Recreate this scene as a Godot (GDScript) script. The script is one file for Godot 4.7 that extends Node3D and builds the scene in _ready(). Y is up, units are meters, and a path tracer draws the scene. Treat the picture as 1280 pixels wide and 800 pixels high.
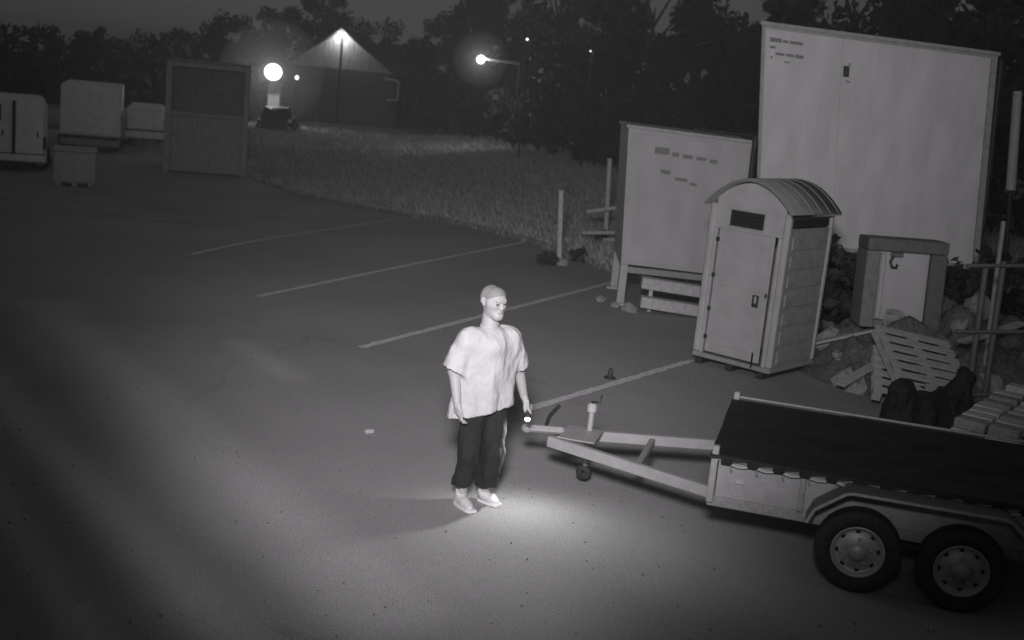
extends Node3D
# A night-time yard seen by an infrared security camera: a person with a torch beside a small tandem trailer.

var rng := RandomNumberGenerator.new()
var T := {}      # shared textures
var M := {}      # shared materials
var used := {}   # top-level names taken

# ------------------------------------------------------------------ naming
func numbered(called: String) -> String:
	if not used.has(called):
		used[called] = 0
		return called
	used[called] += 1
	return "%s_%03d" % [called, used[called]]

func child_name(p: Node, called: String) -> String:
	if not p.has_node(NodePath(called)):
		return called
	var k := 1
	while p.has_node(NodePath("%s_%03d" % [called, k])):
		k += 1
	return "%s_%03d" % [called, k]

func tag(o: Node, label: String, category := "", group := "", kind := "") -> Node:
	if label != "": o.set_meta("label", label)
	if category != "": o.set_meta("category", category)
	if group != "": o.set_meta("group", group)
	if kind != "": o.set_meta("kind", kind)
	return o

func thing(called: String, label: String, category: String, at := Vector3.ZERO, turn := 0.0, group := "") -> Node3D:
	var o := Node3D.new()
	o.name = numbered(called)
	add_child(o)
	o.position = at
	o.rotation.y = turn
	tag(o, label, category, group)
	return o

func put(called: String, st, m: Material, parent: Node = null) -> MeshInstance3D:
	var o := MeshInstance3D.new()
	if st is SurfaceTool:
		st.generate_normals()
		o.mesh = st.commit()
	else:
		o.mesh = st
	o.material_override = m
	if parent == null or parent == self:
		o.name = numbered(called)
		add_child(o)
	else:
		o.name = child_name(parent, called)
		parent.add_child(o)
	return o

func structure(called: String, st, m: Material, label: String) -> MeshInstance3D:
	var o := put(called, st, m)
	tag(o, label, "", "", "structure")
	return o

func copy_of(o: Node3D, called: String, label: String, at: Vector3, turn := 0.0, size := 1.0, group := "") -> Node3D:
	var c: Node3D = o.duplicate()
	c.name = numbered(called)
	add_child(c)
	c.position = at
	c.rotation = Vector3(0, turn, 0)
	c.scale = Vector3.ONE * size
	c.set_meta("label", label)
	if group != "": c.set_meta("group", group)
	return c

# ------------------------------------------------------------------ shapes
func nb() -> SurfaceTool:
	var st := SurfaceTool.new()
	st.begin(Mesh.PRIMITIVE_TRIANGLES)
	st.set_smooth_group(-1)
	return st

func tri(st: SurfaceTool, a: Vector3, b: Vector3, c: Vector3, from: Vector3) -> void:
	if (c - a).cross(b - a).dot(a - from) < 0.0:
		st.add_vertex(a); st.add_vertex(c); st.add_vertex(b)
	else:
		st.add_vertex(a); st.add_vertex(b); st.add_vertex(c)

func quad(st: SurfaceTool, a: Vector3, b: Vector3, c: Vector3, d: Vector3, from: Vector3) -> void:
	tri(st, a, b, c, from)
	tri(st, a, c, d, from)

func box(st: SurfaceTool, at: Vector3, size: Vector3, ch := 0.0, basis := Basis.IDENTITY) -> void:
	st.set_smooth_group(-1)
	var h := size * 0.5
	if ch <= 0.0:
		var v := []
		for k in 8:
			v.append(at + basis * Vector3(h.x if k & 1 else -h.x, h.y if k & 2 else -h.y, h.z if k & 4 else -h.z))
		for f in [[0, 1, 3, 2], [4, 5, 7, 6], [0, 1, 5, 4], [2, 3, 7, 6], [0, 2, 6, 4], [1, 3, 7, 5]]:
			quad(st, v[f[0]], v[f[1]], v[f[2]], v[f[3]], at)
		return
	ch = minf(ch, minf(h.x, minf(h.y, h.z)) * 0.9)
	var c := []   # per corner three points, lying on the x, y and z face
	for k in 8:
		var s := Vector3(1 if k & 1 else -1, 1 if k & 2 else -1, 1 if k & 4 else -1)
		var row := []
		for ax in 3:
			var q := h - Vector3.ONE * ch
			q[ax] = h[ax]
			row.append(at + basis * (q * s))
		c.append(row)
	for ax in 3:
		var bit := 1 << ax
		var o1 := 1 << ((ax + 1) % 3)
		var o2 := 1 << ((ax + 2) % 3)
		for s in [0, bit]:
			quad(st, c[s][ax], c[s | o1][ax], c[s | o1 | o2][ax], c[s | o2][ax], at)
		for s in [0, o1]:
			for t in [0, o2]:
				var k0: int = s | t
				var a1 := (ax + 1) % 3
				var a2 := (ax + 2) % 3
				quad(st, c[k0][a1], c[k0][a2], c[k0 | bit][a2], c[k0 | bit][a1], at)
	for k in 8:
		tri(st, c[k][0], c[k][1], c[k][2], at)

func bar(st: SurfaceTool, a: Vector3, b: Vector3, w: float, h: float, ch := 0.006) -> void:
	var x := (b - a).normalized()
	var up := Vector3.UP if absf(x.y) < 0.95 else Vector3.BACK
	var z := x.cross(up).normalized()
	var y := z.cross(x)
	box(st, (a + b) * 0.5, Vector3((b - a).length(), h, w), ch, Basis(x, y, z))

func hexa(st: SurfaceTool, f: Array, off: Vector3) -> void:   # four front corners in a loop, and the way to the back
	st.set_smooth_group(-1)
	var mid: Vector3 = (f[0] + f[1] + f[2] + f[3]) * 0.25 + off * 0.5
	quad(st, f[0], f[1], f[2], f[3], mid)
	quad(st, f[0] + off, f[1] + off, f[2] + off, f[3] + off, mid)
	for k in 4:
		var n := (k + 1) % 4
		quad(st, f[k], f[n], f[n] + off, f[k] + off, mid)

func tube(st: SurfaceTool, pts: Array, r, sides := 8, cap := true) -> void:
	var rings := []
	var up := Vector3(0.13, 0.97, 0.21)
	for k in pts.size():
		var d: Vector3 = (pts[mini(k + 1, pts.size() - 1)] - pts[maxi(k - 1, 0)]).normalized()
		var u := up.cross(d)
		if u.length() < 0.15: u = Vector3.RIGHT.cross(d)
		u = u.normalized()
		var v := d.cross(u)
		var rr: float = r[k] if r is Array else r
		var ring := []
		for s in sides:
			var a := TAU * s / sides
			ring.append(pts[k] + (u * cos(a) + v * sin(a)) * rr)
		rings.append(ring)
	st.set_smooth_group(1)
	for k in pts.size() - 1:
		var mid: Vector3 = (pts[k] + pts[k + 1]) * 0.5
		for s in sides:
			var n := (s + 1) % sides
			quad(st, rings[k][s], rings[k][n], rings[k + 1][n], rings[k + 1][s], mid)
	st.set_smooth_group(-1)
	if cap:
		for e in [0, pts.size() - 1]:
			var inner: Vector3 = pts[1] if e == 0 else pts[pts.size() - 2]
			for s in range(1, sides - 1):
				tri(st, rings[e][0], rings[e][s], rings[e][s + 1], inner)

func lathe(st: SurfaceTool, prof: Array, sides: int, xf: Transform3D, smooth := false) -> void:   # prof of (radius, along y)
	st.set_smooth_group(1 if smooth else -1)
	for k in prof.size() - 1:
		var p: Vector2 = prof[k]
		var q: Vector2 = prof[k + 1]
		var nrm := Vector2(q.y - p.y, p.x - q.x)
		for s in sides:
			var a := TAU * s / sides
			var b := TAU * (s + 1) / sides
			var da := Vector3(cos(a), 0, sin(a))
			var db := Vector3(cos(b), 0, sin(b))
			var v0 := xf * (da * p.x + Vector3.UP * p.y)
			var v1 := xf * (db * p.x + Vector3.UP * p.y)
			var v2 := xf * (db * q.x + Vector3.UP * q.y)
			var v3 := xf * (da * q.x + Vector3.UP * q.y)
			var m := (v0 + v1 + v2 + v3) * 0.25
			var away := xf.basis * ((da + db).normalized() * nrm.x + Vector3.UP * nrm.y)
			if p.x > 1e-5: tri(st, v0, v1, v2, m - away)
			if q.x > 1e-5: tri(st, v0, v2, v3, m - away)

func ball(st: SurfaceTool, at: Vector3, r: Vector3, n := 8) -> void:
	var prof := []
	for k in n + 1:
		var a := -PI / 2 + PI * k / n
		prof.append(Vector2(maxf(cos(a), 0.0), sin(a)))
	lathe(st, prof, n * 2, Transform3D(Basis.from_scale(r), at), true)

func lump(seed_: int, r: Vector3, rough := 0.25) -> ArrayMesh:   # a broken chunk with flat faces
	var g := RandomNumberGenerator.new()
	g.seed = seed_
	var st := nb()
	var rows := []
	for j in 4:
		var a := -PI / 2 + PI * (j + 0.5) / 4
		var ring := []
		for k in 6:
			var b := TAU * (k + 0.5 * (j % 2)) / 6 + g.randf_range(-0.25, 0.25)
			var s := 1.0 + g.randf_range(-rough, rough)
			ring.append(Vector3(cos(a) * cos(b), sin(a), cos(a) * sin(b)) * s * r)
		rows.append(ring)
	var top := Vector3(0, r.y * 0.95, 0)
	var bot := Vector3(0, -r.y * 0.95, 0)
	for k in 6:
		var n := (k + 1) % 6
		tri(st, bot, rows[0][k], rows[0][n], Vector3.ZERO)
		tri(st, top, rows[3][k], rows[3][n], Vector3.ZERO)
		for j in 3:
			quad(st, rows[j][k], rows[j][n], rows[j + 1][n], rows[j + 1][k], Vector3.ZERO)
	st.generate_normals()
	return st.commit()

# ------------------------------------------------------------------ smooth bodies: capsules joined by a smooth minimum, meshed as surface nets
func cap(a: Vector3, b: Vector3, ra: float, rb: float, cut = null) -> Array:
	return [a, b, ra, rb, cut]

var wrinkle: FastNoiseLite
func field_at(p: Vector3, prims: Array, k: float, fold: float) -> float:
	var d := 1e3
	for c in prims:
		var ba: Vector3 = c[1] - c[0]
		var pa: Vector3 = p - c[0]
		var t := clampf(pa.dot(ba) / maxf(ba.length_squared(), 1e-9), 0.0, 1.0)
		var e: float = (pa - ba * t).length() - lerpf(c[2], c[3], t)
		if c[4] != null:
			e = maxf(e, c[4].distance_to(p))
		var h := maxf(k - absf(d - e), 0.0) / k
		d = minf(d, e) - h * h * k * 0.25
	if fold > 0.0:
		d += wrinkle.get_noise_3d(p.x * 1.0, p.y * 0.55, p.z * 1.0) * fold
	return d

func nets(prims: Array, cell: float, k: float, fold := 0.0, into := {}) -> Dictionary:
	if into.is_empty():
		into.v = PackedVector3Array(); into.n = PackedVector3Array(); into.i = PackedInt32Array()
	var lo := Vector3.ONE * 1e3
	var hi := -lo
	for c in prims:
		for e in [[c[0], c[2]], [c[1], c[3]]]:
			lo = lo.min(e[0] - Vector3.ONE * (e[1] + k + cell * 3))
			hi = hi.max(e[0] + Vector3.ONE * (e[1] + k + cell * 3))
	var bs := 4
	var bn := Vector3i(((hi - lo) / (cell * bs)).ceil())
	var nx := bn.x * bs + 1
	var ny := bn.y * bs + 1
	var nz := bn.z * bs + 1
	var val := PackedFloat32Array()
	val.resize(nx * ny * nz)
	val.fill(9.0)
	var active := []
	var reach := cell * bs * 0.87 + cell * 1.2 + fold
	for bz in bn.z:
		for by in bn.y:
			for bx in bn.x:
				var o := Vector3i(bx, by, bz) * bs
				var mid := lo + (Vector3(o) + Vector3.ONE * (bs * 0.5)) * cell
				var d := field_at(mid, prims, k, fold)
				if absf(d) < reach:
					active.append(o)
					for z in bs + 1:
						for y in bs + 1:
							for x in bs + 1:
								var at := (o.x + x) + nx * ((o.y + y) + ny * (o.z + z))
								if val[at] > 8.0 or absf(val[at]) > 4.0:
									val[at] = field_at(lo + Vector3(o.x + x, o.y + y, o.z + z) * cell, prims, k, fold)
				elif d < 0.0:
					for z in bs + 1:
						for y in bs + 1:
							for x in bs + 1:
								var at := (o.x + x) + nx * ((o.y + y) + ny * (o.z + z))
								if val[at] > 8.0: val[at] = -5.0
	var ids := {}
	var step := [1, nx, nx * ny]
	var first: int = into.v.size()
	for o in active:
		for z in bs:
			for y in bs:
				for x in bs:
					var base: int = (o.x + x) + nx * ((o.y + y) + ny * (o.z + z))
					var c8 := []
					var m := 0
					for q in 8:
						var w: float = val[base + (q & 1) + (nx if q & 2 else 0) + (nx * ny if q & 4 else 0)]
						c8.append(w)
						if w < 0.0: m |= 1 << q
					if m == 0 or m == 255: continue
					var sum := Vector3.ZERO
					var cnt := 0
					for q in 8:
						for ax in 3:
							var q2 := q | (1 << ax)
							if q2 == q or (c8[q] < 0.0) == (c8[q2] < 0.0): continue
							var t: float = c8[q] / (c8[q] - c8[q2])
							var pt := Vector3(q & 1, (q >> 1) & 1, (q >> 2) & 1)
							pt[ax] += t
							sum += pt
							cnt += 1
					var g := Vector3(c8[1] + c8[3] + c8[5] + c8[7] - c8[0] - c8[2] - c8[4] - c8[6], c8[2] + c8[3] + c8[6] + c8[7] - c8[0] - c8[1] - c8[4] - c8[5], c8[4] + c8[5] + c8[6] + c8[7] - c8[0] - c8[1] - c8[2] - c8[3])
					ids[base] = into.v.size()
					into.v.append(lo + (Vector3(o.x + x, o.y + y, o.z + z) + sum / cnt) * cell)
					into.n.append(g.normalized())
	for base in ids:
		for ax in 3:
			var s: int = step[ax]
			if base + s >= val.size(): continue
			var inside := val[base] < 0.0
			if inside == (val[base + s] < 0.0): continue
			var s1: int = step[(ax + 1) % 3]
			var s2: int = step[(ax + 2) % 3]
			if not (ids.has(base - s1) and ids.has(base - s2) and ids.has(base - s1 - s2)): continue
			var a: int = ids[base]
			var b: int = ids[base - s1]
			var c: int = ids[base - s1 - s2]
			var d: int = ids[base - s2]
			if inside:
				into.i.append_array(PackedInt32Array([a, c, b, a, d, c]))
			else:
				into.i.append_array(PackedInt32Array([a, b, c, a, c, d]))
	return into

func net_mesh(d: Dictionary) -> ArrayMesh:
	var arr := []
	arr.resize(Mesh.ARRAY_MAX)
	arr[Mesh.ARRAY_VERTEX] = d.v
	arr[Mesh.ARRAY_NORMAL] = d.n
	arr[Mesh.ARRAY_INDEX] = d.i
	var m := ArrayMesh.new()
	m.add_surface_from_arrays(Mesh.PRIMITIVE_TRIANGLES, arr)
	return m

# ------------------------------------------------------------------ textures and materials
func noise_image(seed_: int, freq: float, octaves: int, lo: float, hi: float, size := 256, gain := 0.5, power := 1.0) -> ImageTexture:
	var n := FastNoiseLite.new()
	n.seed = seed_
	n.frequency = freq
	n.fractal_octaves = octaves
	n.fractal_gain = gain
	var src := n.get_seamless_image(size, size)
	var out := Image.create(size, size, true, Image.FORMAT_RGB8)
	for y in size:
		for x in size:
			var v := clampf((src.get_pixel(x, y).r - 0.5) * 1.5 + 0.5, 0.0, 1.0)
			v = lerpf(lo, hi, pow(v, power))
			out.set_pixel(x, y, Color(v, v, v))
	out.generate_mipmaps()
	return ImageTexture.create_from_image(out)

func gray(lin: float) -> Color:
	return Color(lin, lin * 0.985, lin).linear_to_srgb()

func mat(called: String, lin: float, rough := 0.8, tex := "blotch", size := 1.0, metal := 0.0, relief := 0.0, stretch := Vector3.ONE, world := false) -> StandardMaterial3D:
	var m := StandardMaterial3D.new()
	m.resource_name = called
	m.albedo_color = gray(lin)
	m.roughness = rough
	m.metallic = metal
	m.cull_mode = BaseMaterial3D.CULL_DISABLED
	if tex != "":
		m.albedo_texture = T[tex]
		m.uv1_triplanar = true
		m.uv1_world_triplanar = world
		m.uv1_scale = stretch / size
	if relief > 0.0:
		m.normal_enabled = true
		m.normal_texture = T.bumps
		m.normal_scale = relief
	M[called] = m
	return m

func glow_mat(called: String, energy: float) -> StandardMaterial3D:
	var m := StandardMaterial3D.new()
	m.resource_name = called
	m.albedo_color = Color(0.9, 0.9, 0.9)
	m.emission_enabled = true
	m.emission = Color(1, 1, 1)
	m.emission_energy_multiplier = energy
	M[called] = m
	return m

func make_materials() -> void:
	wrinkle = FastNoiseLite.new()
	wrinkle.seed = 4
	wrinkle.frequency = 6.0
	wrinkle.fractal_octaves = 3
	T.blotch = noise_image(3, 0.012, 5, 0.93, 1.0, 256, 0.6)
	T.grain = noise_image(5, 0.12, 4, 0.74, 1.0, 256, 0.7)
	T.rough = noise_image(9, 0.03, 5, 0.55, 1.0, 256, 0.65)
	T.dirt = noise_image(17, 0.02, 5, 0.84, 1.0, 256, 0.6, 0.55)
	var nn := FastNoiseLite.new()
	nn.seed = 21
	nn.frequency = 0.06
	nn.fractal_octaves = 4
	var im := nn.get_seamless_image(256, 256)
	im.convert(Image.FORMAT_RGBA8)
	im.bump_map_to_normal_map(6.0)
	im.generate_mipmaps()
	T.bumps = ImageTexture.create_from_image(im)
	mat("soil", 0.28, 1.0, "rough", 2.3, 0.0, 0.6, Vector3.ONE, true)
	mat("grass", 0.2, 0.9, "rough", 3.1, 0.0, 0.0, Vector3.ONE, true)
	mat("line_paint", 0.62, 0.8, "dirt", 0.6, 0.0, 0.0, Vector3.ONE, true)
	mat("kerb", 0.24, 0.95, "dirt", 1.2, 0.0, 0.4)
	mat("white_panel", 0.66, 0.6, "blotch", 2.6, 0.0, 0.0, Vector3(1.6, 0.5, 1.6))
	mat("cabin_panel", 0.42, 0.6, "blotch", 2.6, 0.0, 0.0, Vector3(1.6, 0.5, 1.6))
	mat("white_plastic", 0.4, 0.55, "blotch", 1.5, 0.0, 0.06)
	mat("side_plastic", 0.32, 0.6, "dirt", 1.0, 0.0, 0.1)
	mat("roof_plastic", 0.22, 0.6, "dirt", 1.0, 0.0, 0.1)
	mat("grey_trim", 0.4, 0.6, "dirt", 0.8)
	mat("faded_ink", 0.4, 0.8, "rough", 0.16)
	mat("cabin_print", 0.35, 0.8, "rough", 0.16)
	mat("galvanised", 0.36, 0.55, "blotch", 0.5, 0.25, 0.12)
	mat("dull_steel", 0.3, 0.6, "dirt", 0.35, 0.2, 0.15)
	mat("fender_steel", 0.13, 0.6, "dirt", 0.4, 0.2, 0.1)
	mat("dark_steel", 0.06, 0.6, "rough", 0.4, 0.2)
	mat("black", 0.012, 0.8, "rough", 0.3)
	mat("tarp", 0.009, 0.75, "rough", 0.7, 0.0, 0.15)
	mat("rubber", 0.035, 0.85, "rough", 0.25, 0.0, 0.2)
	mat("rim", 0.36, 0.5, "dirt", 0.2, 0.3, 0.1)
	mat("concrete", 0.3, 0.95, "dirt", 0.7, 0.0, 0.6)
	mat("rubble", 0.2, 1.0, "rough", 0.5, 0.0, 1.0)
	mat("paver", 0.5, 0.9, "dirt", 0.3, 0.0, 0.4)
	mat("old_wood", 0.4, 0.9, "dirt", 0.6, 0.0, 0.15, Vector3(0.5, 2, 2))
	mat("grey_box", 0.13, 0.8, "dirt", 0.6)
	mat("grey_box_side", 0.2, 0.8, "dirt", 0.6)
	mat("post_white", 0.5, 0.7, "dirt", 0.5)
	mat("van_white", 0.8, 0.4, "blotch", 1.6)
	mat("container_grey", 0.32, 0.7, "dirt", 1.4)
	mat("container_dark", 0.2, 0.7, "dirt", 1.4)
	mat("cladding", 0.45, 0.85, "dirt", 2.0, 0.0, 0.0, Vector3(2, 0.4, 2))
	mat("dark_wall", 0.16, 0.9, "dirt", 2.0)
	mat("dark_roof", 0.1, 0.9, "rough", 1.2)
	mat("car_paint", 0.03, 0.35, "", 1.0)
	mat("glass_dark", 0.015, 0.12, "", 1.0)
	mat("reflector", 0.75, 0.2, "", 1.0)
	mat("bark", 0.07, 0.95, "rough", 0.6, 0.0, 0.7, Vector3(2, 0.5, 2))
	mat("leaf", 0.075, 0.8, "", 1.0)
	M.leaf.vertex_color_use_as_albedo = true
	M.leaf.albedo_color = Color.WHITE
	mat("blade", 0.2, 0.9, "", 1.0)
	M.blade.vertex_color_use_as_albedo = true
	M.blade.albedo_color = Color.WHITE
	mat("skin", 0.36, 0.6, "", 1.0)
	mat("hair", 0.3, 0.8, "grain", 0.05)
	mat("brow", 0.1, 0.9, "")
	mat("eye", 0.03, 0.2, "", 1.0)
	mat("lip", 0.2, 0.6, "", 1.0)
	mat("shirt", 0.47, 0.95, "blotch", 0.9, 0.0, 0.1)
	mat("trousers", 0.02, 0.9, "rough", 0.2, 0.0, 0.25)
	mat("sock", 0.6, 0.9, "", 1.0)
	mat("shoe", 0.5, 0.7, "blotch", 0.1)
	mat("sole", 0.6, 0.8, "", 1.0)
	glow_mat("bulb", 5.0)
	glow_mat("small_bulb", 2.0)
	glow_mat("torch_lens", 4.0)
	glow_mat("infrared_face", 0.4)

# ------------------------------------------------------------------ the ground
func sm(a: float, b: float, t: float) -> float:
	return smoothstep(a, b, t)

func ground_y(x: float, z: float) -> float:
	var d := Vector2(x, z).length()
	return -0.9 * sm(20, 36, -z) * (1.0 - sm(-8, 2, x)) - 3.5 * sm(60, 120, -z) * (1.0 - sm(-45, -12, x)) + 0.5 * sm(24, 50, -z) * sm(-2, 6, x) - 12.0 * sm(130, 500, d)

var lot := PackedVector2Array([Vector2(-44, 5), Vector2(15, 5), Vector2(15, -12.2), Vector2(8, -12.6), Vector2(5.6, -13.6), Vector2(4.7, -16.4), Vector2(3.6, -19.2), Vector2(1.95, -21.5), Vector2(0.2, -25.2), Vector2(-3, -30), Vector2(-5.6, -35.5), Vector2(-9, -40.5), Vector2(-19, -54), Vector2(-44, -60)])

func seg_d(p: Vector2, a: Vector2, b: Vector2) -> float:
	var t := clampf((p - a).dot(b - a) / (b - a).length_squared(), 0, 1)
	return (p - a - (b - a) * t).length()

func asphalt_material() -> StandardMaterial3D:
	var n := 1024
	var wide := FastNoiseLite.new(); wide.seed = 31; wide.frequency = 0.011; wide.fractal_octaves = 5; wide.fractal_gain = 0.55
	var fine := FastNoiseLite.new(); fine.seed = 32; fine.frequency = 0.45; fine.fractal_octaves = 2
	var along := FastNoiseLite.new(); along.seed = 33; along.frequency = 0.02
	var a := wide.get_image(n, n)
	var b := fine.get_image(n, n)
	# pale dusty wheel tracks worn into the yard: from, to, half-width, strength
	var tracks := [[Vector2(-5.5, -10.95), Vector2(-1.6, -5.35), 0.10, 0.34], [Vector2(-6.3, -12.8), Vector2(-0.9, -5.6), 0.16, 0.42], [Vector2(-5.8, -14.6), Vector2(-0.62, -6.97), 0.24, 0.34], [Vector2(-6.0, -13.3), Vector2(-0.7, -5.9), 0.16, -0.18], [Vector2(-5.6, -10.5), Vector2(-1.9, -5.3), 0.14, -0.28], [Vector2(-3.1, -13.5), Vector2(-2.3, -12.3), 0.15, 0.25], [Vector2(-5.9, -11.9), Vector2(-1.2, -5.4), 0.14, -0.12], [Vector2(1.2, -7.0), Vector2(6.0, -4.8), 0.4, -0.15]]
	var cracks := [[Vector2(-6, -17), Vector2(-2.6, -14.2)], [Vector2(-2.6, -14.2), Vector2(0.4, -13.1)], [Vector2(0.4, -13.1), Vector2(1.7, -10.9)], [Vector2(-1.4, -6.6), Vector2(0.7, -5.6)], [Vector2(-2.6, -14.2), Vector2(-3.1, -10.8)]]
	var im := Image.create(n, n, true, Image.FORMAT_RGB8)
	for y in n:
		for x in n:
			var p := Vector2(-24.0 + 40.0 * (x + 0.5) / n, -44.0 + 44.0 * (y + 0.5) / n)
			var w: float = a.get_pixel(x, y).r - 0.5
			var f: float = b.get_pixel(x, y).r - 0.5
			var v := 0.36 * (1.0 + w * 0.3 + f * 0.14)
			if p.y > -24.0 and p.x < 8.0:
				for t in tracks:
					var d := seg_d(p, t[0], t[1]) + w * 0.16
					if d < t[2] * 2.4:
						v *= 1.0 + t[3] * (1.0 - sm(t[2] * 0.1, t[2] * 2.3, d))
			if p.y > -18.0 and p.x > -7.0:
				for t in cracks:
					if seg_d(p + Vector2(w, f * 0.3) * 0.7, t[0], t[1]) < 0.02: v *= 0.85
			var c := gray(v)
			im.set_pixel(x, y, c)
	im.generate_mipmaps()
	var m := mat("asphalt", 1.0, 0.9, "")
	m.albedo_color = Color.WHITE
	m.albedo_texture = ImageTexture.create_from_image(im)
	m.detail_enabled = true
	m.detail_albedo = T.grain
	m.detail_blend_mode = BaseMaterial3D.BLEND_MODE_MUL
	m.detail_uv_layer = BaseMaterial3D.DETAIL_UV_2
	return m

func build_ground() -> void:
	var xs := [-900.0, -500.0, -300.0, -200.0, -140.0, -100.0, -80.0, -64.0, -52.0]
	for k in 81: xs.append(-44.0 + k)
	xs.append_array([42.0, 50.0, 64.0, 90.0, 140.0, 220.0, 400.0, 900.0])
	var zs := [60.0, 30.0, 15.0]
	for k in 76: zs.append(8.0 - k)
	for k in 16: zs.append(-72.0 - k * 4)
	zs.append_array([-150.0, -180.0, -230.0, -300.0, -420.0, -600.0, -900.0])
	var vs := PackedVector3Array()
	var ix := PackedInt32Array()
	for z in zs:
		for x in xs:
			vs.append(Vector3(x, ground_y(x, z) - 0.035, z))
	var w := xs.size()
	for j in zs.size() - 1:
		for i in w - 1:
			var k := j * w + i
			ix.append_array(PackedInt32Array([k, k + w, k + 1, k + 1, k + w, k + w + 1]))
	var st := SurfaceTool.new()
	st.begin(Mesh.PRIMITIVE_TRIANGLES)
	for v in vs: st.add_vertex(v)
	for k in ix: st.add_index(k)
	structure("ground", st, M.soil, "dark rough grassy ground rising beyond the paved yard")
	# the paved yard, cut cell by cell so that it follows the same ground
	var a := SurfaceTool.new()
	a.begin(Mesh.PRIMITIVE_TRIANGLES)
	for j in range(-60, 5):
		for i in range(-44, 15):
			var cell := PackedVector2Array([Vector2(i, j), Vector2(i + 1, j), Vector2(i + 1, j + 1), Vector2(i, j + 1)])
			for poly in Geometry2D.intersect_polygons(cell, lot):
				var ids := Geometry2D.triangulate_polygon(poly)
				for k in range(0, ids.size(), 3):
					var q := [poly[ids[k]], poly[ids[k + 1]], poly[ids[k + 2]]]
					if (q[1] - q[0]).cross(q[2] - q[0]) < 0.0: q = [q[0], q[2], q[1]]
					for p in q:
						a.set_uv(Vector2((p.x + 24.0) / 40.0, (p.y + 44.0) / 44.0))
						a.set_uv2(p * 1.7)
						a.add_vertex(Vector3(p.x, ground_y(p.x, p.y), p.y))
	a.index()
	structure("asphalt_yard", a, asphalt_material(), "worn dark asphalt yard with pale wheel tracks")
	# painted bay lines
	for l in [[Vector2(-5.3, -19.3), Vector2(-3.1, -28.2), 0.10], [Vector2(-3.55, -16.35), Vector2(0.1, -25.0), 0.12], [Vector2(-1.76, -13.9), Vector2(1.7, -20.7), 0.12], [Vector2(0.22, -11.85), Vector2(2.35, -15.0), 0.12], [Vector2(-7.4, -23.2), Vector2(-5.4, -32.0), 0.09]]:
		var s := nb()
		var n := 56
		var side: Vector2 = (l[1] - l[0]).normalized().orthogonal() * l[2] * 0.5
		var worn := FastNoiseLite.new(); worn.seed = int(l[2] * 900.0 + l[0].x * 7.0); worn.frequency = 0.16
		for k in n:
			var wear: float = worn.get_noise_1d(k * 1.7)
			if wear < -0.62: continue
			var across := side * clampf(0.95 + wear * 0.5, 0.6, 1.1)
			var p: Vector2 = l[0].lerp(l[1], float(k) / n)
			var q: Vector2 = l[0].lerp(l[1], float(k + 1) / n)
			var c := []
			for e in [p - across, p + across, q + across, q - across]:
				c.append(Vector3(e.x, ground_y(e.x, e.y) + 0.006, e.y))
			quad(s, c[0], c[1], c[2], c[3], c[0] - Vector3.UP)
		structure("parking_line", s, M.line_paint, "faded white parking bay line on the asphalt")
	# low kerb along the far edge of the yard, stone by stone
	var kerb_root := Node3D.new()
	kerb_root.name = numbered("kerb")
	add_child(kerb_root)
	tag(kerb_root, "low stone kerb between the yard and the grass bank", "", "", "structure")
	for e in range(7, 11):
		var p: Vector2 = lot[e]
		var q: Vector2 = lot[e + 1]
		var n := int((q - p).length() / 1.0)
		for k in n:
			var s := nb()
			var u := p.lerp(q, (k + 0.02) / n)
			var v := p.lerp(q, (k + 0.98) / n)
			var h := rng.randf_range(0.05, 0.075)
			bar(s, Vector3(u.x, ground_y(u.x, u.y) + h - 0.07, u.y), Vector3(v.x, ground_y(v.x, v.y) + h - 0.07, v.y), 0.13, 0.16, 0.015)
			put("kerb_stone", s, M.kerb, kerb_root)

func blade_mesh(seed_: int, n: int, h: float, spread: float) -> ArrayMesh:
	var g := RandomNumberGenerator.new()
	g.seed = seed_
	var st := nb()
	for k in n:
		var a := g.randf() * TAU
		var at := Vector3(cos(a), 0, sin(a)) * g.randf() * spread
		var lean := Vector3(cos(a), 0, sin(a)) * g.randf_range(0.1, 0.6) * h
		var side := Vector3(-sin(a), 0, cos(a)) * 0.012
		var hh := h * g.randf_range(0.6, 1.1)
		var v := g.randf_range(0.24, 0.5)
		st.set_color(Color(v, v, v))
		var mid := at + lean * 0.35 + Vector3.UP * hh * 0.6
		st.add_vertex(at - side); st.add_vertex(mid); st.add_vertex(at + side)
		st.add_vertex(at - side * 0.6 + (mid - at) * 0.6); st.add_vertex(at + lean + Vector3.UP * hh); st.add_vertex(mid + side * 0.4)
	st.generate_normals()
	return st.commit()

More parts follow.
